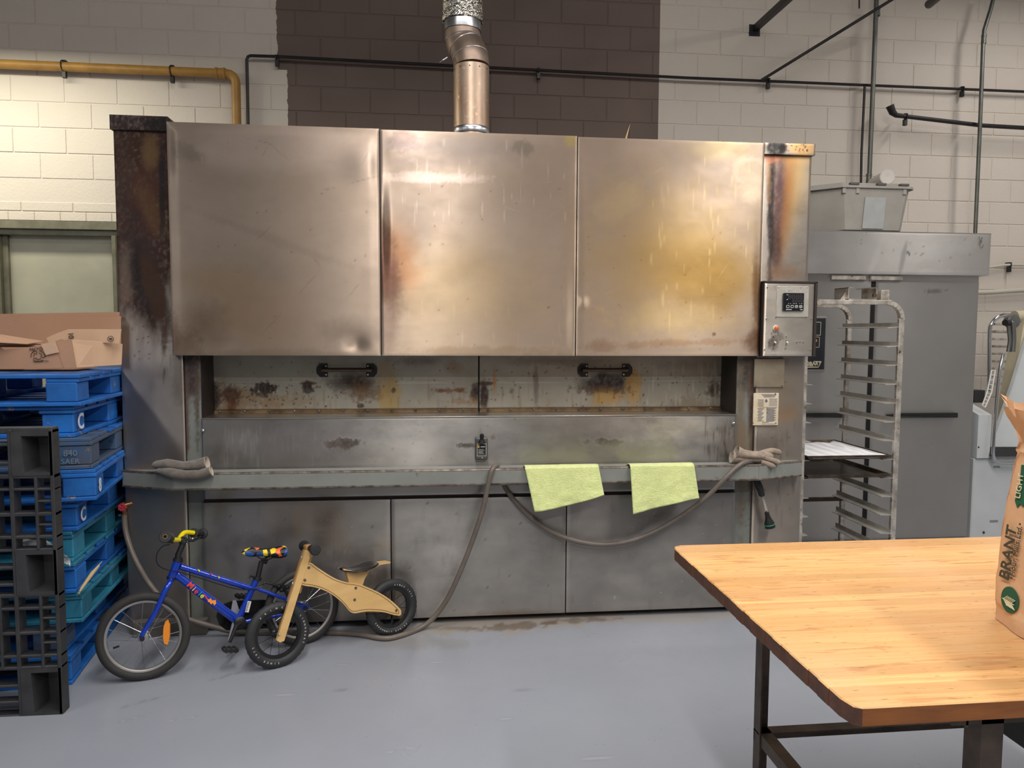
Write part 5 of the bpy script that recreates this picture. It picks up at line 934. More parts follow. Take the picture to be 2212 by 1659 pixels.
# ------------------------------------------------------------------ proofer (tall steel cabinet) on the right
prf = thing('proofer_cabinet', 'tall stainless two-door proofer cabinet behind the sheet pan rack', 'proofer', (3.1, 5.5, 0))
PX0, PX1, PY, PYB = 2.16, 3.93, 5.0, 6.1
b = MB(); b.box((PX0, PY + .05, .05), (PX1 + .02, PYB, 2.05)); b.out('cabinet_body', mat('cab_side', s(150, 150, 150), .4, .8), prf)
sheet('fascia', PX0, 3.982, 2.033, 2.333, PY - .03, mat('steel_fascia_lit', s(214, 208, 202), .42, var=.6, vscale=2, vcol=s(196, 190, 184), **STEEL), prf, .012, .9, wob(.003, ph=2), 'wide top fascia panel, smeared and scribbled', [(1900, 545, 60, 50, 20, s(214, 210, 204), .5, .5, .6, 0), (2010, 540, 100, 24, -8, s(222, 218, 214), .45, .5, .6, 0), (2040, 590, 90, 10, 0, s(226, 222, 216), .5, .6, .5, 0), (1890, 560, 8, 60, 20, s(224, 220, 214), .5, .6, .5, 0), (1950, 560, 6, 50, 12, s(150, 146, 142), .6, .6, .3, 0), (1960, 545, 2.5, 5, 0, s(50, 48, 48), .9, .4, .3, .5), (1965, 549, 2.5, 6, 0, s(50, 48, 48), .9, .4, .3, .5)] + nicks(1850, 2100, 500, 590, 20, s(110, 104, 98)))  # paler copy of the door steel, brighter reflection put into its colour
b = MB(); b.add([(PX0, PY - .03, 2.333), (3.982, PY - .03, 2.333), (3.982, PYB, 2.333), (PX0, PYB, 2.333)], [(0, 1, 2, 3)]); o = b.out('cabinet_top', steel_trim, prf, fix=False); solid(o, .006, -1)
sheet('header_strip', PX0, 3.935, 1.985, 2.033, PY + .01, steel_far, prf, .02, .04, None, None, None)
for xa, xb in ((at(1795, 607, Y=PY).x, at(1869, 607, Y=PY).x), (at(1880, 607, Y=PY).x, at(1948, 607, Y=PY).x)): b = MB(); b.box((xa, PY - .012, 1.993), (xb, PY + .01, 2.022), .002); b.out('hinge_cover', alu, prf)
sp_ = at(1880, 800, Y=PY).x
DB = [(1800, 900, 80, 60, 0, s(176, 168, 160), .3, .9, .4, 0)]
for k, (xa, xb) in enumerate(((PX0, sp_ - .018), (sp_ + .018, PX1))):
    d = sheet('proofer_door', xa, xb, .12, 1.985, PY, steel_far, prf, .014, .05, wob(.005, .8, 1.2, 7 * k), ['left proofer door with black control plate', 'right proofer door with black pull'][k], DB if k == 0 else [(2023, 629, 24, 5, -4, s(96, 90, 86), .8, .5, .8, .4, .15, .05)] + nicks(1960, 2100, 900, 1100, 10, s(210, 208, 206)))
    a0 = at(1885 if k else 1700, 897, Y=PY); a1 = at(2063 if k else 1820, 897, Y=PY); b = MB()
    if k: a0 = at(1915, 897, Y=PY)
    b.prism([(a0.x, PY - .022, a0.z - .004), (a0.x + .1, PY - .03, a0.z - .018), (a1.x, PY - .03, a0.z - .018), (a1.x, PY - .03, a0.z + .016), (a0.x + .1, PY - .03, a0.z + .016), (a0.x, PY - .022, a0.z + .006)], (0, .035, 0)); b.out('door_pull', black_pl, d)
b = MB(); b.box((sp_ - .018, PY + .02, .1), (sp_ + .018, PY + .04, 2.0)); b.out('door_gap', mat('gasket_black', s(18, 18, 20), .6), prf)
a_, c_ = at(1715, 687, Y=PY - .01), at(1780, 798, Y=PY - .01); b = MB(); b.box((a_.x - .1, PY - .008, c_.z - .012), (c_.x + .012, PY + .002, a_.z + .012), .003); b.out('plate_surround', steel_trim, prf)
b = MB(); b.box((a_.x - .1, PY - .014, c_.z), (c_.x, PY - .006, a_.z), .002); kp = b.out('control_plate', mat('plate_black', s(34, 36, 42), .35), prf)
text('maker_print', 'HOBART', at(1732, 789, Y=PY - .0145), (1, 0, 0), (0, 0, 1), .036, mat('cream_print', s(216, 208, 176), .5), prf, bold=.001)
b = MB(); yy = PY - .0155
def fr_(x0, z0, x1, z1, t=.0025):
    for q in ((x0, z0, x1, z0), (x0, z1, x1, z1)): b.box((q[0], yy, q[1] - t / 2), (q[2], yy + .001, q[3] + t / 2))
    for x in (x0, x1): b.box((x - t / 2, yy, z0), (x + t / 2, yy + .001, z1))
g = lambda x, y: at(x, y, Y=PY - .015)
fr_(g(1745, 700).x, g(1745, 724).z, g(1773, 700).x, g(1773, 696).z); fr_(g(1745, 700).x, g(1745, 750).z, g(1771, 700).x, g(1771, 728).z)
b.box((g(1730, 793).x, yy, g(1730, 794).z), (g(1768, 793).x, yy + .001, g(1730, 792).z)); b.bar(g(1768, 793), g(1774, 781), .003, .003); b.box((g(1758, 781).x, yy, g(1758, 781.5).z), (g(1774, 781).x, yy + .001, g(1758, 780).z)); b.out('plate_lines', MATS['cream_print'], prf)
b = MB(); b.box((g(1756, 735).x, yy, g(1756, 738).z), (g(1765, 735).x, yy + .001, g(1756, 733).z)); b.out('red_print', mat('pink_print', s(200, 120, 116), .5), prf)
scr = mat('pen_black', s(50, 44, 48), .6); b = MB()
b.tube([at(x, y, Y=PY - .0335) for x, y in ((2115, 510), (2118, 522), (2122, 512), (2121, 524), (2114, 526), (2120, 520), (2117, 533), (2122, 536), (2125, 528))], .0012, 4); b.out('pen_scribble', scr, prf)
# grey tote on top of the proofer
tote_m = mat('tote_grey', s(160, 155, 147), .55, bump=.0005, bscale=50, var=.5, vscale=6, vcol=s(136, 131, 122))
tt_ = thing('storage_tote', 'grey plastic storage tote with lid on top of the proofer', 'storage bin', (3.05, 5.25, 2.34))
def ring(x0, x1, y0, y1, ch, z): return [(x0 + ch, y0, z), (x1 - ch * .25, y0, z), (x1, y0 + ch * .25, z), (x1, y1, z), (x0, y1, z), (x0, y0 + ch, z)]
b = MB(); ra = ring(2.72, 3.335, 5.0, 5.5, .17, 2.343); rb_ = ring(2.67, 3.375, 4.975, 5.54, .19, 2.64); nn = 6
b.add(ra + rb_, [tuple(range(6))[::-1]] + [(i, (i + 1) % 6, 6 + (i + 1) % 6, 6 + i) for i in range(6)]); b.out('tote_body', tote_m, tt_)
b = MB(); b.prism([Vector(p) + Vector((0, 0, 0)) for p in ring(2.64, 3.40, 4.96, 5.56, .2, 2.63)], (0, 0, .016)); b.prism(ring(2.67, 3.37, 4.985, 5.53, .18, 2.645), (0, 0, .022)); b.out('tote_lid', tote_m, tt_)
for x in (2.93, 3.13, 3.30): b = MB(); b.box((x - .032, 4.955, 2.648), (x + .032, 4.99, 2.664), .002); b.out('lid_latch', mat('latch_dark', s(86, 84, 82), .5), tt_)
for x in (2.86, 2.96, 3.31): b = MB(); b.box((x - .013, 4.968, 2.59), (x + .013, 4.99, 2.632), .003); b.out('rim_rib', tote_m, tt_)
b = MB(); a_, c_ = at(1868, 426, Y=4.98), at(1911, 494, Y=4.98); b.add([(a_.x, 4.974, a_.z), (c_.x, 4.974, a_.z), (c_.x - .005, 4.993, c_.z), (a_.x - .005, 4.993, c_.z)], [(0, 1, 2, 3)]); o = b.out('faded_sticker', mat('sticker_grey', s(160, 162, 160), .5, var=.5, vscale=14, vcol=s(180, 180, 178)), tt_, fix=False); solid(o, .004)
b = MB(); p0, p1 = at(1888, 397, Y=5.25), at(1916, 383, Y=5.05); p0.z = max(p0.z, 2.715); p1.z = 2.725; d = (p1 - p0).normalized(); b.lathe(p0, d, [(0, -.06), (.03, -.055), (.045, .0), (.05, (p1 - p0).length), (.054, (p1 - p0).length + .004), (.05, (p1 - p0).length + .01), (.035, (p1 - p0).length + .01), (0, (p1 - p0).length + .006)], 24)
tag(b.out('plastic_tub', mat('milky_plastic', s(205, 198, 190), .4, trans=.1), smooth=True, loc=p0), 'milky white plastic container lying on the grey tote lid', 'container')

# ------------------------------------------------------------------ sheet pan rack
run_m = mat('runner_alu', s(222, 218, 210), .35, .7, bump=.0003, bscale=60, var=.5, vscale=10, vcol=s(160, 152, 144))
rk = thing('pan_rack', 'wheeled aluminium sheet pan rack between oven and proofer', 'rack', (2.43, 4.34, 0))
RX0, RX1, RYF, RYB, RZ = 2.137, 2.722, 4.075, 4.62, 1.805
def upost(x, y): 
    b = MB(); b.box((x - .016, y - .012, .10), (x + .016, y + .012, RZ - .10), .003); return b
for x in (RX0, RX1):
    sgn = 1 if x == RX0 else -1
    for y in (RYF, RYB):
        b = upost(x, y)
        pts = [(x, y, RZ - .10)] + [(x + sgn * (.09 - .09 * math.cos(a)), y, RZ - .10 + .09 * math.sin(a)) for a in (.3, .6, .9, 1.2, 1.5708)]
        for p, q in zip(pts, pts[1:]): b.bar(p, q, .024, .03, (0, 1, 0))
        b.out('upright', alu, rk)
    zz = RZ - .15
    while zz > .2:
        b = MB(); yA, yB = RYF - .01, RYB + .045; b.add([(x + sgn * .014, yA, zz + .001), (x + sgn * .066, yA + .03, zz - .004), (x + sgn * .066, yB - .03, zz - .004), (x + sgn * .014, yB, zz + .001), (x + sgn * .014, yA, zz - .002), (x + sgn * .066, yA + .03, zz - .007), (x + sgn * .066, yB - .03, zz - .007), (x + sgn * .014, yB, zz - .002)], [(0, 1, 2, 3), (7, 6, 5, 4), (0, 4, 5, 1), (1, 5, 6, 2), (2, 6, 7, 3), (3, 7, 4, 0)]); b.box((x + sgn * .014, yA, zz), (x + sgn * .0165, yB, zz + .024)); b.out('pan_runner', run_m, rk); zz -= .1115
for y in (RYF, RYB): b = MB(); b.box((RX0 + .07, y - .014, RZ - .022), (RX1 - .07, y + .014, RZ + .004), .002); b.box((RX0, y - .012, .10), (RX1, y + .012, .13), .002); b.out('cross_rail', alu, rk)
b = MB(); b.box((RX0, RYB - .012, .50), (RX1, RYB + .012, .525), .002); b.out('cross_rail', mat('brown_rail', s(84, 66, 56), .5, .6, var=.6, vscale=14), rk)
for x in (RX0, RX1): b = MB(); b.box((x - .012, RYF, .10), (x + .012, RYB, .13), .002); b.out('base_rail', alu, rk)
xa, xb = 2.385, 2.56; b = MB(); yc = RYF + .02
b.box((xa, yc - .03, RZ + .006), (xb, yc + .12, RZ + .010)); b.box((xa, yc - .03, RZ + .006), (xa + .004, yc + .12, RZ + .075)); b.box((xb - .004, yc - .03, RZ + .006), (xb, yc + .12, RZ + .075)); b.box((xa, yc - .03, RZ + .072), (xa + .03, yc + .12, RZ + .076)); b.box((xb - .04, yc - .03, RZ + .072), (xb, yc + .12, RZ + .076)); b.prism([(xa - .03, yc, RZ + .005), (xa, yc, RZ + .005), (xa, yc, RZ + .05)], (0, .004, 0)); b.prism([(xb + .02, yc, RZ + .005), (xb, yc, RZ + .005), (xb, yc, RZ + .04)], (0, .004, 0))
b.box((xb + .035, yc - .02, RZ + .006), (xb + .085, yc + .02, RZ + .062), .002); b.box((xb, yc + .02, RZ + .05), (xb + .05, yc + .024, RZ + .056)); b.box((xb, yc + .02, RZ + .006), (xb + .04, yc + .024, RZ + .05)); b.out('lift_bracket', alu, rk)
for x in (RX0, RX1):
    for y in (RYF, RYB):
        b = MB(); b.disc((x, y, .05), (1, 0, 0), .05, .03, 20); c_w = b.out('caster_wheel', black_rub, rk, True); b = MB(); b.box((x - .02, y - .025, .06), (x - .016, y + .025, .10)); b.box((x + .016, y - .025, .06), (x + .02, y + .025, .10)); b.box((x - .02, y - .025, .096), (x + .02, y + .025, .102)); b.out('caster_fork', steel_trim, rk)
panm = mat('burnt_pan', s(74, 58, 48), .42, .7, bump=.0008, bscale=40, var=.8, vscale=14, vcol=s(120, 104, 88)); pani = mat('pan_inside', s(128, 122, 108), .35, .8, bump=.0003, bscale=20, var=.9, vscale=6, vcol=s(84, 80, 74), stretch=(3, 1, 1))
def sheetpan(lab, z, cover):
    x0, x1, y0, y1 = RX0 + .033, RX1 - .033, RYF - .012, RYF + .65 - .04; t = thing('sheet_pan', lab, 'baking tray', ((x0 + x1) / 2, y0, z)); h = .024
    b = MB(); fr = lambda i, zz: [(x0 + i, y0 + i, zz), (x1 - i, y0 + i, zz), (x1 - i, y1 - i, zz), (x0 + i, y1 - i, zz)]
    vs = fr(0, z + h - .004) + fr(-.002, z + h) + fr(.006, z + h) + fr(.018, z + .002); b.add(vs, [(a * 4 + i, a * 4 + (i + 1) % 4, (a + 1) * 4 + (i + 1) % 4, (a + 1) * 4 + i) for a in range(3) for i in range(4)]); o = b.out('pan_rim', panm, t, fix=False); solid(o, .0025, 0)
    b = MB(); b.add(fr(.018, z + .002), [(0, 1, 2, 3)]); o = b.out('pan_bottom', pani, t, fix=False); solid(o, .003, 0)
    if cover:
        P_ = [[(x0 + .012 + (x1 - x0 - .03) * i / 16, y0 + .012 + (y1 - y0 - .03) * j / 16, z + .010 + (.012 if i in (0, 16) else .004 * math.sin(i * .9 + j) * (i > 11)) + (.012 if i == 13 and 3 < j < 9 else 0)) for i in range(17)] for j in range(17)]
        b = MB(); b.grid(P_); o = b.out('parchment_paper', mat('white_paper', s(238, 238, 240), .7), smooth=True, loc=(x0, y0, z), fix=False); solid(o, .001); tag(o, 'sheet of white parchment paper lining the upper baking tray', 'paper')
    return t
rz = [RZ - .15 - .1115 * i for i in range(16)]
sheetpan('dark rimmed baking tray lined with white paper on the rack', rz[7] + .0025, True)
sheetpan('empty dark scorched baking tray one slot below papered tray', rz[8] + .0025, False)

# ------------------------------------------------------------------ dough sheeter and ladder rack on the far right
shw = mat('machine_white', s(196, 200, 200), .45, bump=.0003, bscale=60, var=.4, vscale=6, vcol=s(178, 182, 182), spots=[(s(120, 118, 112), 40, .72)])
sht = thing('dough_sheeter', 'white dough sheeter machine with folded-up conveyor, right of proofer', 'machine', (4.3, 5.2, 0))
SY = 5.06; g = lambda x, y, Y=SY: at(x, y, Y=Y)
b = MB(); p0 = g(2104, 990); b.box((max(p0.x, 3.99), SY, .0), (5.6, SY + .5, p0.z), .006); b.out('base_cabinet', shw, sht)
q = [g(2104, 896), g(2137, 896), g(2140, 990), g(2104, 990)]; b = MB(); z1_ = g(2104, 875).z; zf = g(2120, 896).z; xf0, xf1 = max(3.99, g(2110, 896).x), g(2138, 896).x; zb_ = g(2120, 989).z
b.add([(xf0, SY - .02, zb_), (xf1, SY - .02, zb_), (xf1, SY - .02, zf), (xf0, SY - .02, zf), (xf0, SY + .35, zb_), (xf1, SY + .35, zb_), (xf1, SY + .35, zf + .12), (xf0, SY + .35, zf + .12), ], [(0, 1, 2, 3), (4, 7, 6, 5), (0, 4, 5, 1), (3, 2, 6, 7), (1, 5, 6, 2), (0, 3, 7, 4)]); o = b.out('roller_housing', shw, sht)
b = MB(); b.sphere(g(2114, 966, SY - .022), .006, 8); b.out('housing_screw', blk_m, sht)
bel = mat('belt_cream', s(196, 186, 158), .6, var=.3, vscale=5)
b = MB(); pa, pb = g(2150, 992, 5.25), g(2206, 685, 5.45); b.bar(pa, pb, .03, .13, (0, 1, 0), .01); b.out('conveyor_belt', bel, sht)
b = MB(); b.tube([pb + Vector((-.06, 0, 0)), pb + Vector((.5, 0, .02))], .05, 20); b.out('belt_roller', bel, sht, True)
b = MB(); b.prism([g(2142, 965, 5.12), g(2185, 965, 5.12), g(2260, 965, 5.12), g(2260, 690, 5.3), g(2222, 720, 5.3), g(2188, 830, 5.2)], (0, .03, 0)); b.out('conveyor_panel', shw, sht)
b = MB(); b.prism([g(2141, 986, 5.0), g(2260, 986, 5.0), g(2260, 966, 5.05), g(2144, 966, 5.05)], (0, .02, 0)); b.out('feed_slot', mat('slot_black', s(22, 22, 24), .5), sht)
b = MB(); b.box((g(2140, 986).x, SY - .015, g(2140, 998).z), (5.5, SY + .05, g(2140, 985).z), .003); b.out('feed_ledge', shw, sht)
b = MB(); b.tube(spline([g(2168, 765, 5.03), g(2160, 800, 5.02), g(2152, 880, 5.01), g(2146, 960, 5.0), g(2146, 985, 5.0), g(2152, 996, 5.0), g(2164, 1001, 5.0), g(2200, 1001, 5.0), g(2260, 1000, 5.0)], 5), .012, 12); b.out('guard_tube', chrome, sht, True)
b = MB(); c0 = g(2186, 694, 4.98)
b.lathe(c0, (0, -1, 0), [(.0, -.03), (.045, -.03), (.05, -.02), (.05, .02), (.03, .03), (0, .03)], 20); b.tube([g(2178, 698, 4.93), g(2182, 735, 4.93), g(2178, 760, 4.93)], .014, 10); b.tube(spline([g(2180, 697, 4.93), g(2188, 700, 4.92), g(2190, 730, 4.92), g(2188, 760, 4.92)], 4), .016, 10); b.out('hinge_arm', mat('grey_steel_arm', s(128, 128, 126), .35, .8), sht, True)
b = MB(); b.tube([g(2171, 697, 4.91), g(2180, 697, 4.93)], .022, 14); b.out('arm_knob', black_pl, sht, True)
b = MB(); L0, L1 = [(2150, 800), (2134, 850), (2124, 876)], [(2158, 800), (2142, 850), (2134, 876)]
sa, sb = [g(x, y, 5.0) for x, y in ((2142, 800), (2133, 845), (2122, 876))], [g(x, y, 5.0) for x, y in ((2150, 800), (2142, 848), (2128, 880))]
b.tube(sa, .005, 6); b.tube(sb, .005, 6)
for i in range(10):
    k = i / 9 * 1.999; j = int(k); f = k - j; b.tube([sa[j].lerp(sa[j + 1], f), sb[j].lerp(sb[j + 1], f)], .0035, 5)
b.out('finger_guard', white_txt, sht)
b = MB(); b.box((g(2104, 868, 5.3).x, 5.3, g(2104, 870, 5.3).z), (g(2128, 843, 5.3).x, 5.4, g(2128, 843, 5.3).z)); b.out('motor_cover', mat('motor_dark', s(46, 44, 44), .5), sht)
for px, py, w in ((2153, 1007, 12), (2147, 1124, 16)): b = MB(); b.box(g(px - w / 2, py, SY - .004), g(px + w / 2, py + 3, SY) + Vector((0, .002, 0))); b.out('vent_slot', mat('slot_grey', s(130, 132, 132), .5), sht)
b = MB(); b.sphere(g(2125, 1150, SY - .004), .009, 8); b.out('socket_hole', blk_m, sht)
lr = thing('cooling_rack', 'chrome framed ladder rack leaning on wall behind the dough sheeter', 'rack', g(2140, 800, 6.0)); fr2 = spline([g(2137, 845, 6.0), g(2138, 720, 6.05), g(2142, 700, 6.05), g(2150, 689, 6.05), g(2163, 682, 6.05), g(2180, 681, 6.05)], 5)
b = MB(); b.tube(fr2, .018, 12); b.tube([(g(2180, 681, 6.05)), g(2240, 681, 6.05)], .018, 12); b.out('rack_frame', chrome, lr, True)
for i in range(9): y = 700 + i * 16; b = MB(); b.bar(g(2146 - i * .3, y, 6.05), g(2200, y + 1, 6.05), .05, .02, c=.003); b.out('rack_slat', alu, lr)

# ------------------------------------------------------------------ butcher block table
tb_ = thing('work_table', 'butcher block work table on dark angle iron legs', 'table', (1.55, 1.85, 0))
TX0, TX1, TY0, TY1, TZ1, TT = .800, 2.35, 1.298, 2.385, .900, .038
tm = mat('maple_block', s(212, 166, 110), .45, bump=.0004, bscale=22, bstretch=(.25, 4, 1), rnd=.2, spec=.4)
N = tm.node_tree.nodes; L = tm.node_tree.links; bs = N['Principled BSDF']; src = bs.inputs['Base Color'].links[0].from_socket; gg = N.new('ShaderNodeNewGeometry')
def nzf(sc, st, lo, hi, ramp=(0, 1), det=5):
    mp = N.new('ShaderNodeMapping'); mp.inputs['Scale'].default_value = st; L.new(gg.outputs['Position'], mp.inputs[0]); q = N.new('ShaderNodeTexNoise'); q.inputs['Scale'].default_value = sc; q.inputs['Detail'].default_value = det; L.new(mp.outputs[0], q.inputs['Vector'])
    r = N.new('ShaderNodeMapRange'); L.new(q.outputs[0], r.inputs[0]); r.inputs[1].default_value = lo; r.inputs[2].default_value = hi; r.inputs[3].default_value = ramp[0]; r.inputs[4].default_value = ramp[1]; return r.outputs[0]
def mxc(f, a, c, mode='MIX'):
    x = N.new('ShaderNodeMix'); x.data_type = 'RGBA'; x.blend_type = mode; L.new(f, x.inputs[0]); L.new(a, x.inputs[6]) if not isinstance(a, tuple) else setattr(x.inputs[6], 'default_value', a); x.inputs[7].default_value = c; return x.outputs[2]
c1 = mxc(nzf(8, (.35, 9, 1), .42, .72, (0, .75)), src, s(200, 142, 84)); c1 = mxc(nzf(30, (.3, 12, 1), .5, .75, (0, .5)), c1, s(172, 118, 68)); c1 = mxc(nzf(2.2, (1, 1, 1), .45, .7, (0, .6)), c1, s(212, 168, 126)); c1 = mxc(nzf(14, (.5, 3, 1), .60, .66, (0, .45)), c1, s(160, 104, 66)); c1 = mxc(nzf(60, (.5, 3, 1), .64, .72, (0, .8)), c1, s(110, 66, 36)); L.new(c1, bs.inputs['Base Color'])
tend = mat('table_end_grain', s(92, 58, 42), .6, bump=.002, bscale=60, var=.8, vscale=25, vcol=s(58, 38, 32)); tfront = mat('table_front_edge', s(150, 90, 38), .4, bump=.0006, bscale=20, bstretch=(.3, 1, 3), var=.8, vscale=10, vcol=s(104, 58, 28), stretch=(.5, 1, 3))
ns = 26; sw_ = (TY1 - TY0) / ns
for i in range(ns):
    y0 = TY0 + i * sw_; y1 = y0 + sw_ - .0002; cin = .018 if i in (0, ns - 1) else (.004 if i in (1, ns - 2) else 0); j = random.uniform(-.0012, .0012)
    xa = TX0 + cin + j if i in (0, ns - 1) else TX0 + j; b = MB(); e = .003
    if i == 0: xl = [(TX0 + .022, y0), (TX0 + .008, y0 + .008), (TX0 + j, y1)]
    elif i == ns - 1: xl = [(TX0 + j, y0), (TX0 + .008, y1 - .010), (TX0 + .03, y1)]
    else: xl = [(TX0 + j, y0), (TX0 + j, y1)]
    prof_ = xl + [(TX1, y1), (TX1, y0)]; nb = len(xl)
    vsb = [(x, y, TZ1 - TT) for x, y in prof_]; vst = [(x + (e if k < nb else 0), y + (e if (i == 0 and k == 0) else 0), TZ1) for k, (x, y) in enumerate(prof_)]; vsm = [(x, y, TZ1 - e) for x, y in prof_]
    if i == 0: vst[-1] = (TX1, y0 + e, TZ1)
    m_ = len(prof_); b.m = 0; b.add(vsb + vsm + vst, [tuple(range(m_))[::-1], tuple(range(2 * m_, 3 * m_))] + [(m_ + k, m_ + (k + 1) % m_, 2 * m_ + (k + 1) % m_, 2 * m_ + k) for k in range(m_)])
    for k in range(m_): b.m = 1 if k < nb - 1 else (2 if k == m_ - 1 else 0); b.add([vsb[k], vsb[(k + 1) % m_], vsm[(k + 1) % m_], vsm[k]], [(0, 1, 2, 3)])
    b.out('stave', [tm, tend, tfront], tb_)
ironm = mat('dark_angle_iron', s(66, 58, 54), .5, .55, bump=.0008, bscale=60, var=.8, vscale=12, vcol=s(104, 88, 74), spots=[(s(120, 104, 90), 34, .70)])
def angle(p, q, w, d1, d2, name='leg'):
    b = MB(); p, q = Vector(p), Vector(q); d1, d2 = Vector(d1), Vector(d2); t = .005; ax = (q - p).normalized()
    b.prism([p, p + d1 * w, p + d1 * w + d2 * t, p + d2 * t + d1 * t, p + d2 * w + d1 * t, p + d2 * w], q - p); return b.out(name, ironm, tb_)
LX0, LX1, LYF, LYB = 1.03, 2.18, 1.325, 2.215
LZ = TZ1 - TT
angle((LX0, LYB, 0), (LX0, LYB, LZ), .045, (1, 0, 0), (0, -1, 0)); angle((LX0 + .064, LYF, 0), (LX0 + .064, LYF, LZ), .048, (1, 0, 0), (0, 1, 0)); angle((LX1, LYB, 0), (LX1, LYB, LZ), .045, (-1, 0, 0), (0, -1, 0)); angle((LX1, LYF, 0), (LX1, LYF, LZ), .06, (-1, 0, 0), (0, 1, 0))
angle((LX0, LYB, .345), (LX1, LYB, .345), .04, (0, 0, -1), (0, -1, 0), 'stretcher'); angle((LX0 + .004, LYF, .345), (LX0 + .004, LYB, .345), .04, (1, 0, 0), (0, 0, -1), 'stretcher'); angle((LX1, LYF, .345), (LX1, LYB, .345), .04, (-1, 0, 0), (0, 0, -1), 'stretcher')
for y in (LYF, LYB): angle((LX0, y, LZ - .0), (LX1, y, LZ), .025, (0, 0, -1), (0, 1 if y == LYF else -1, 0), 'apron_rail')
for x in (LX0 + .03, LX1): angle((x, LYF, LZ), (x, LYB, LZ), .03, (0, 0, -1), (1 if x < 1.5 else -1, 0, 0), 'apron_rail')
crm = mat('dark_steel_bin', s(58, 58, 56), .5, .5, bump=.0004, bscale=50, var=.4, vscale=8)
cr_t = thing('metal_drawer', 'dark metal drawer box hanging under the table top at right', 'drawer', (1.6, 1.8, .6)); b = MB(); b.box((1.44, 1.42, .60), (1.95, 1.78, .838), .006); b.out('drawer_body', crm, cr_t)
for z in (.78, .66): b = MB(); b.bar((1.437, 1.42, z), (1.437, 1.78, z + .0), .006, .03); b.out('side_runner', blk_m, cr_t)
b = MB(); b.sphere((1.437, 1.5, .73), .012, 10, (.5, 1, 1)); b.out('runner_bolt', blk_m, cr_t, True)

# flour bag
paper = mat('kraft_paper', s(208, 166, 128), .7, bump=.006, bscale=9, var=.35, vscale=6, vcol=s(178, 134, 96))
bag = thing('flour_bag', 'brown paper flour sack with green print on the table right side', 'bag', (1.6, 1.45, TZ1))
def bagface(u, v):                 # u 0..4 around, v 0..1 height; left face lies along Y
    cx, cy = 1.60, 1.47; hx, hy = .215, .245; q = u % 4; k = int(q); f = q - k; cs = [(-1, 1), (-1, -1), (1, -1), (1, 1)]; a, c = cs[k], cs[(k + 1) % 4]
    x, y = a[0] + (c[0] - a[0]) * f, a[1] + (c[1] - a[1]) * f; r = (abs(x) ** 7 + abs(y) ** 7) ** (1 / 7); x /= r; y /= r
    bul = .95 + .05 * math.sin(math.pi * min(1, v * 1.15 + .08)) if v < .8 else .97 - (v - .8) * .5; tw = .03 * (fbm(np.array(u * 3.1 + 2), np.array(v * 7.), 3) - .5) * (.35 + 2.4 * max(0, v - .66))
    lean = .045 * v - .07 * max(0, v - .84) / .16 * (1 if math.sin(u * 1.5708) > -.2 else .3); x *= hx * bul + tw; y *= hy * bul + tw
    if v > .8: w = (v - .8) / .2; x += .015 * math.sin(u * 7) * w; y += .012 * math.sin(u * 5 + 1) * w
    z = TZ1 + .002 + .535 * v + (.05 * (fbm(np.array(u * 4.), np.array(3.), 2) - .5) * max(0, v - .85) / .15)
    if v < .08: x += .006 * math.sin(u * 16) ; 
    return Vector((cx + x + lean, cy + y, float(z)))
nu, nv = 160, 70; b = MB(); b.grid([[bagface(i * 4 / nu, j / nv) for i in range(nu + 1)] for j in range(nv + 1)]); b.add([bagface(i * 4 / nu, 0) for i in range(nu)], [tuple(range(nu))[::-1]]); body = b.out('sack', paper, bag, True)
b = MB(); pt = [at(2158, 850, Y=1.66), at(2172, 857, Y=1.66), at(2186, 866, Y=1.64), at(2192, 900, Y=1.63), at(2184, 880, Y=1.65), at(2170, 864, Y=1.66)]; b.prism(pt, (.0, -.004, 0)); b.out('torn_corner', paper, bag)
gp_ = mat('green_ink', s(22, 82, 58), .7); bk_ = mat('ink_dark', s(62, 60, 48), .7); lt_ = mat('ink_light', s(214, 206, 170), .7)
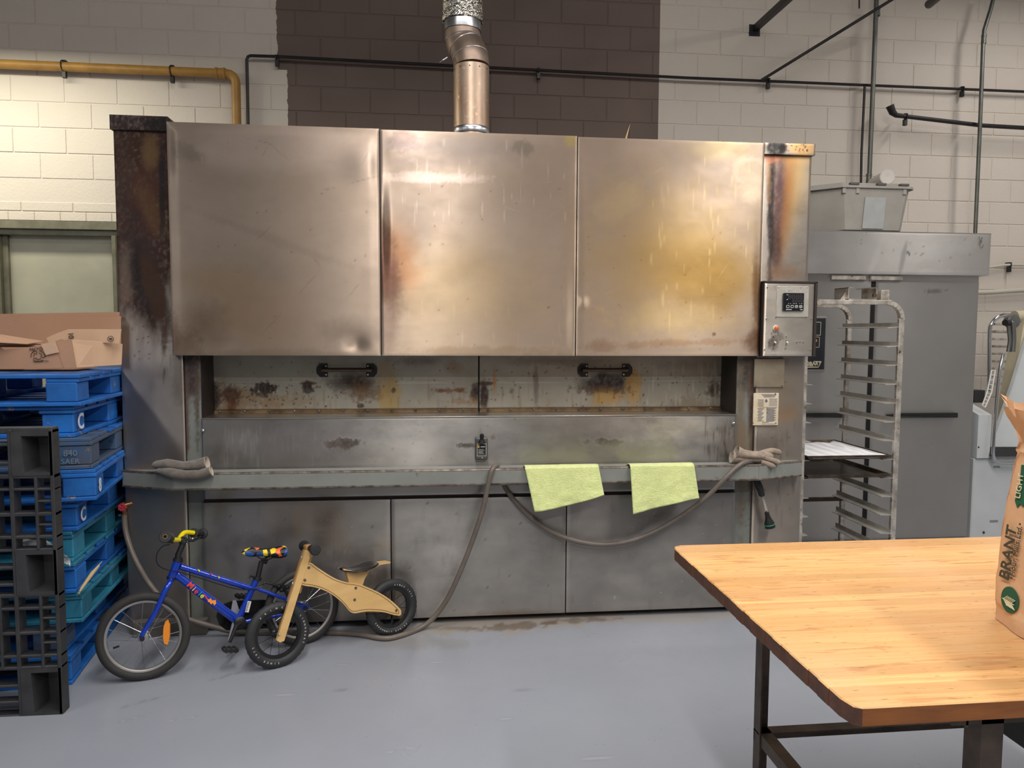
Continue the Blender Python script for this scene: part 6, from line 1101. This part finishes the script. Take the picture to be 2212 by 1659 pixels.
def onbag(px, py, off=.004):       # nearest point of the sack's left face under a pixel
    bx = 1.395
    for _ in range(3): p = at(px, py, X=bx); v = min(.95, max(.02, (p.z - TZ1) / .535)); f = (1.71 - p.y) / .48; bx = bagface(max(.03, min(.97, f)), v).x
    p = at(px, py, X=bx - off); return p
q0, q1 = onbag(2179, 1256), onbag(2194, 1160); up_ = (q1 - q0).normalized(); xl_ = Vector((0, 1, 0))
text('brand_print', 'BRANT', q0 + Vector((-.002, 0, 0)), up_, (0, 1, 0), .042, bk_, bag, bold=.0008)
q0 = onbag(2191, 1254); text('mill_print', '\u2022Flour Mills Ltd.\u2022', q0 + Vector((-.002, 0, 0)), up_, (0, 1, 0), .021, bk_, bag)
el = [onbag(2180.5 + 19 * math.cos(a) * (1 if math.cos(a) > 0 else .95) + 3 * math.sin(a), 1296 + 29 * math.sin(a)) for a in [2 * math.pi * k / 24 for k in range(24)]]; b = MB(); b.prism(el, (.002, 0, 0)); b.out('green_emblem', gp_, bag)
b = MB(); w0_, w1_ = onbag(2166, 1292, .006), onbag(2190, 1307, .006); b.tube([w0_, w1_], .0012, 5)
for i in range(6):
    c = w0_.lerp(w1_, .08 + i * .13); 
    for sg in (1, -1): d = (w1_ - w0_).normalized(); b.tube([c, c + d * .012 + Vector((0, 0, sg * .012))], [.0009, .0012], 5)
b.out('wheat_mark', lt_, bag)
rb2 = [onbag(x, y) for x, y in ((2206, 1004), (2222, 1006), (2220, 1060), (2210, 1095), (2202, 1088), (2197, 1097), (2192, 1082), (2196, 1060), (2203, 1040))]; b = MB(); b.prism(rb2, (.002, 0, 0)); b.out('green_ribbon', gp_, bag)
text('ribbon_print', 'LIGHT', onbag(2203, 1078, .007), (onbag(2210, 1030, .007) - onbag(2203, 1078, .007)), (0, 1, .0), .022, lt_, bag)

for o in bpy.data.objects:
    if o.parent: continue
    k = o.name.split('.')[0]; g_ = {'wooden_pallet': 'wooden pallets stacked beside the oven', 'towel': 'lime towels hung over the bumper rail', 'oven_glove': 'folded oven gloves on the bumper rail', 'sheet_pan': 'baking trays in the rack', 'flattened_cardboard': 'flat cardboard sheets inside the tray'}.get(k)
    if g_: o['group'] = g_
print('objects', len(bpy.data.objects), 'tris', sum(len(m.polygons) for m in bpy.data.meshes) * 2)
